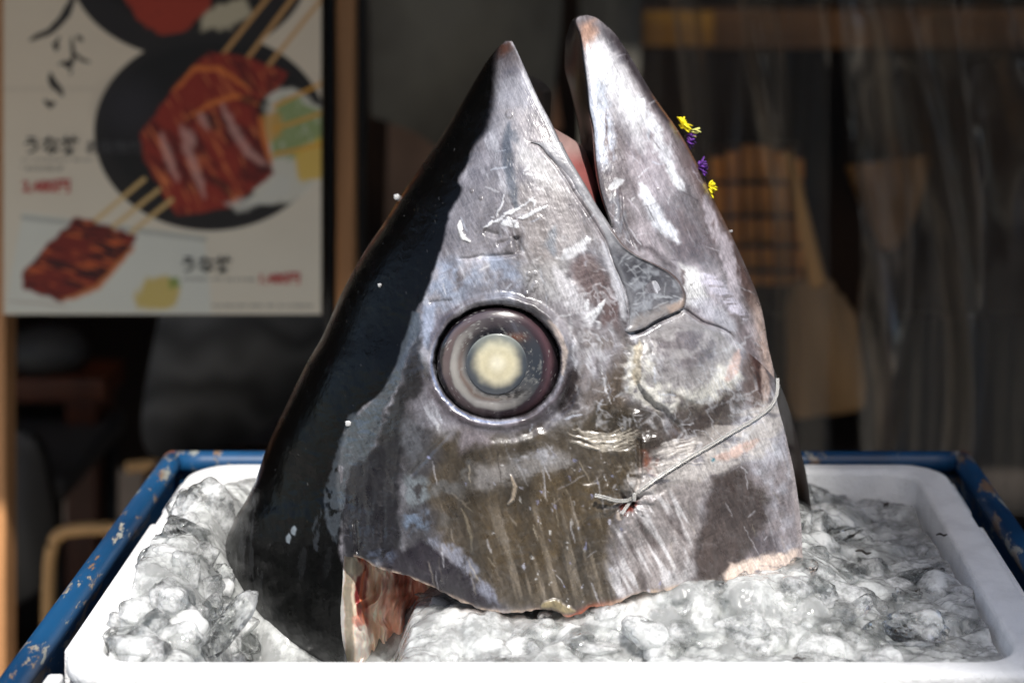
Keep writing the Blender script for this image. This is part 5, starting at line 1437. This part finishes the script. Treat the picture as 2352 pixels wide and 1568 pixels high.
tag(slab("grey_screen", [(1330, -260), (1480, -260), (1470, 160), (1440, 420), (1330, 420)], 3.3, .02, M_PANEL, None, .004), "dim grey panel behind the tip of the lower jaw", "panel")

# right: beam, basket, shovel, wedge, plastic curtain
M_ORANGE = solid("orange_wood", (232, 158, 50), .5, .3, (3, 20, 20)); M_ORANGE2 = solid("brown_beam_wood", (140, 94, 52), .5, .3, (3, 20, 20))
beam = empty("wooden_beam", P(1900, 110, 3.4)); tag(beam, "long wooden beam crossing the top right of the room, its left end orange", "beam")
bm = bmesh.new(); a_ = P(1440, 112, 3.4); b_ = P(2700, 22, 3.4); box_bm(bm, (a_.x, 3.4, a_.z), (b_.x, 3.48, b_.z)); from_bm("beam", bm, M_ORANGE2, beam, False, .004)
bm = bmesh.new(); a_ = P(1478, 106, 3.39); b_ = P(1640, 26, 3.39); box_bm(bm, (a_.x, 3.388, a_.z), (b_.x, 3.398, b_.z)); from_bm("orange_board", bm, M_ORANGE, beam, False, .002)
bas = empty("wooden_basket", P(1745, 660, 2.75)); tag(bas, "orange brown slatted wooden basket with dark bands, behind the jaw's petals", "basket")
M_SLAT = solid("basket_slat", (205, 132, 62), .55, .35, (20, 20, 3)); M_BAND = solid("dark_band", (24, 18, 16), .6, .3)
for k in range(6):
    x0 = 1630 + k * 37; x1 = 1652 + k * 33
    slab("slat", [(x0, 330 + 14 * abs(k - 2.5)), (x0 + 31, 330 + 14 * abs(k - 2.3)), (x1 + 28, 655), (x1, 655)], 2.75 + .010 * abs(k - 2.5), .012, M_SLAT, bas, .002)
for y0 in (415, 492, 560, 618):
    slab("band", [(1628 + (y0 - 330) * .06, y0), (1856 - (y0 - 330) * .05, y0), (1856 - (y0 - 330) * .05, y0 + 11), (1628 + (y0 - 330) * .06, y0 + 11)], 2.738, .006, M_BAND, bas, .001)
slab("basket_back", [(1640, 345), (1846, 345), (1834, 650), (1656, 650)], 2.80, .08, M_DARKWOOD, bas, .004)
sh = empty("wooden_shovel", P(1890, 950, 2.5)); tag(sh, "wooden shovel with a long handle and a broad flat blade, right of the fish", "shovel")
M_SHOV = solid("shovel_wood", (172, 132, 88), .6, .25, (14, 14, 2)); M_HAND = solid("handle_wood", (226, 168, 100), .6, .2, (14, 14, 2))
slab("handle", [(1800, 350), (1822, 345), (1900, 655), (1862, 665)], 2.5, .022, M_HAND, sh, .006)
slab("blade", [(p_.x, p_.y) for p_ in smooth_path([(1822, 652, 0), (1862, 640, 0), (1910, 645, 0), (1932, 690, 0), (1960, 712, 0), (1976, 780, 0), (1990, 920, 0), (1960, 945, 0), (1880, 955, 0), (1818, 955, 0), (1810, 800, 0), (1812, 690, 0), (1822, 652, 0)][:-1], 4)], 2.505, .02, M_SHOV, sh, .006)
sc_ = empty("wooden_scoop", P(2040, 1040, 2.9)); tag(sc_, "dim brown funnel shaped wooden scoop on a dark stick, far right", "scoop")
M_DIM = solid("dim_wood", (150, 104, 50), .6, .3, (14, 14, 3))
slab("blade", [(1945, 385), (2135, 360), (2125, 440), (2100, 510), (2060, 575), (2022, 575), (1985, 490)], 2.9, .03, M_DIM, sc_, .006)
slab("handle", [(2025, 570), (2058, 570), (2052, 1060), (2026, 1060)], 2.91, .02, M_DARKWOOD, sc_, .004)

def vinyl(name, x0, x1, y0, y1, d, folds, amp, label, skew=0.0, dif=.10, seed=1, crump=.0):
    n, mrows = 260, 90
    t = np.linspace(0, 1, n); s_ = np.linspace(0, 1, mrows)
    T_, S_ = np.meshgrid(t, s_, indexing='xy')
    u = x0 + (x1 - x0) * T_ + skew * S_ * (1 - .3 * T_); v = y0 + (y1 - y0) * S_
    wv = fbm(T_ * folds + 1.2 * S_, S_ * .8 + 3, 2, seed) - .5
    rg_ = 1 - np.abs(2 * fbm(T_ * folds * .9 + .8 * np.sin(S_ * 3 + seed), S_ * .7, 2, seed + 3) - 1)
    dd = d + amp * wv * .9 - amp * 1.5 * sstep(rg_, .80, 1.0) + amp * crump * (fbm(T_ * 9, S_ * 5, 2, seed + 8) - .5) * (1 - sstep(S_, .35, .6))
    co = np.stack([(u - PX) * d / F, dd, ZC - (v - PY) * d / F], -1).reshape(-1, 3)
    m, nt, b = new_mat("clear_vinyl")
    out = nt.nodes["Material Output"]
    tr = N(nt, "ShaderNodeBsdfTransparent"); tr.inputs[0].default_value = (.86, .86, .85, 1)
    gl = N(nt, "ShaderNodeBsdfGlossy"); gl.inputs["Roughness"].default_value = .22; gl.inputs["Color"].default_value = (.9, .84, .76, 1)
    df = N(nt, "ShaderNodeBsdfDiffuse"); df.inputs[0].default_value = (.5, .5, .5, 1)
    lw = N(nt, "ShaderNodeLayerWeight", Blend=.35)
    rp = N(nt, "ShaderNodeMapRange"); rp.inputs["To Min"].default_value = .02; rp.inputs["To Max"].default_value = .8; nt.links.new(lw.outputs["Facing"], rp.inputs["Value"])
    a1 = N(nt, "ShaderNodeMixShader"); nt.links.new(rp.outputs[0], a1.inputs[0]); nt.links.new(tr.outputs[0], a1.inputs[1]); nt.links.new(gl.outputs[0], a1.inputs[2])
    a2 = N(nt, "ShaderNodeMixShader"); a2.inputs[0].default_value = dif; nt.links.new(a1.outputs[0], a2.inputs[1]); nt.links.new(df.outputs[0], a2.inputs[2])
    nt.links.new(a2.outputs[0], out.inputs["Surface"])
    o = link(name, mesh_np(name, co, grid_quads(mrows, n)), m); tag(o, label, "curtain")
vinyl("vinyl_curtain", 1395, 1905, -200, 1130, 2.25, 7, .030, "clear vinyl curtain hanging in folds right behind the lower jaw", 0, .025, 3)
vinyl("vinyl_curtain", 1925, 2420, -200, 1180, 2.2, 6, .045, "crumpled clear vinyl curtain sagging at the far right", 60, .04, 9, 2.4)
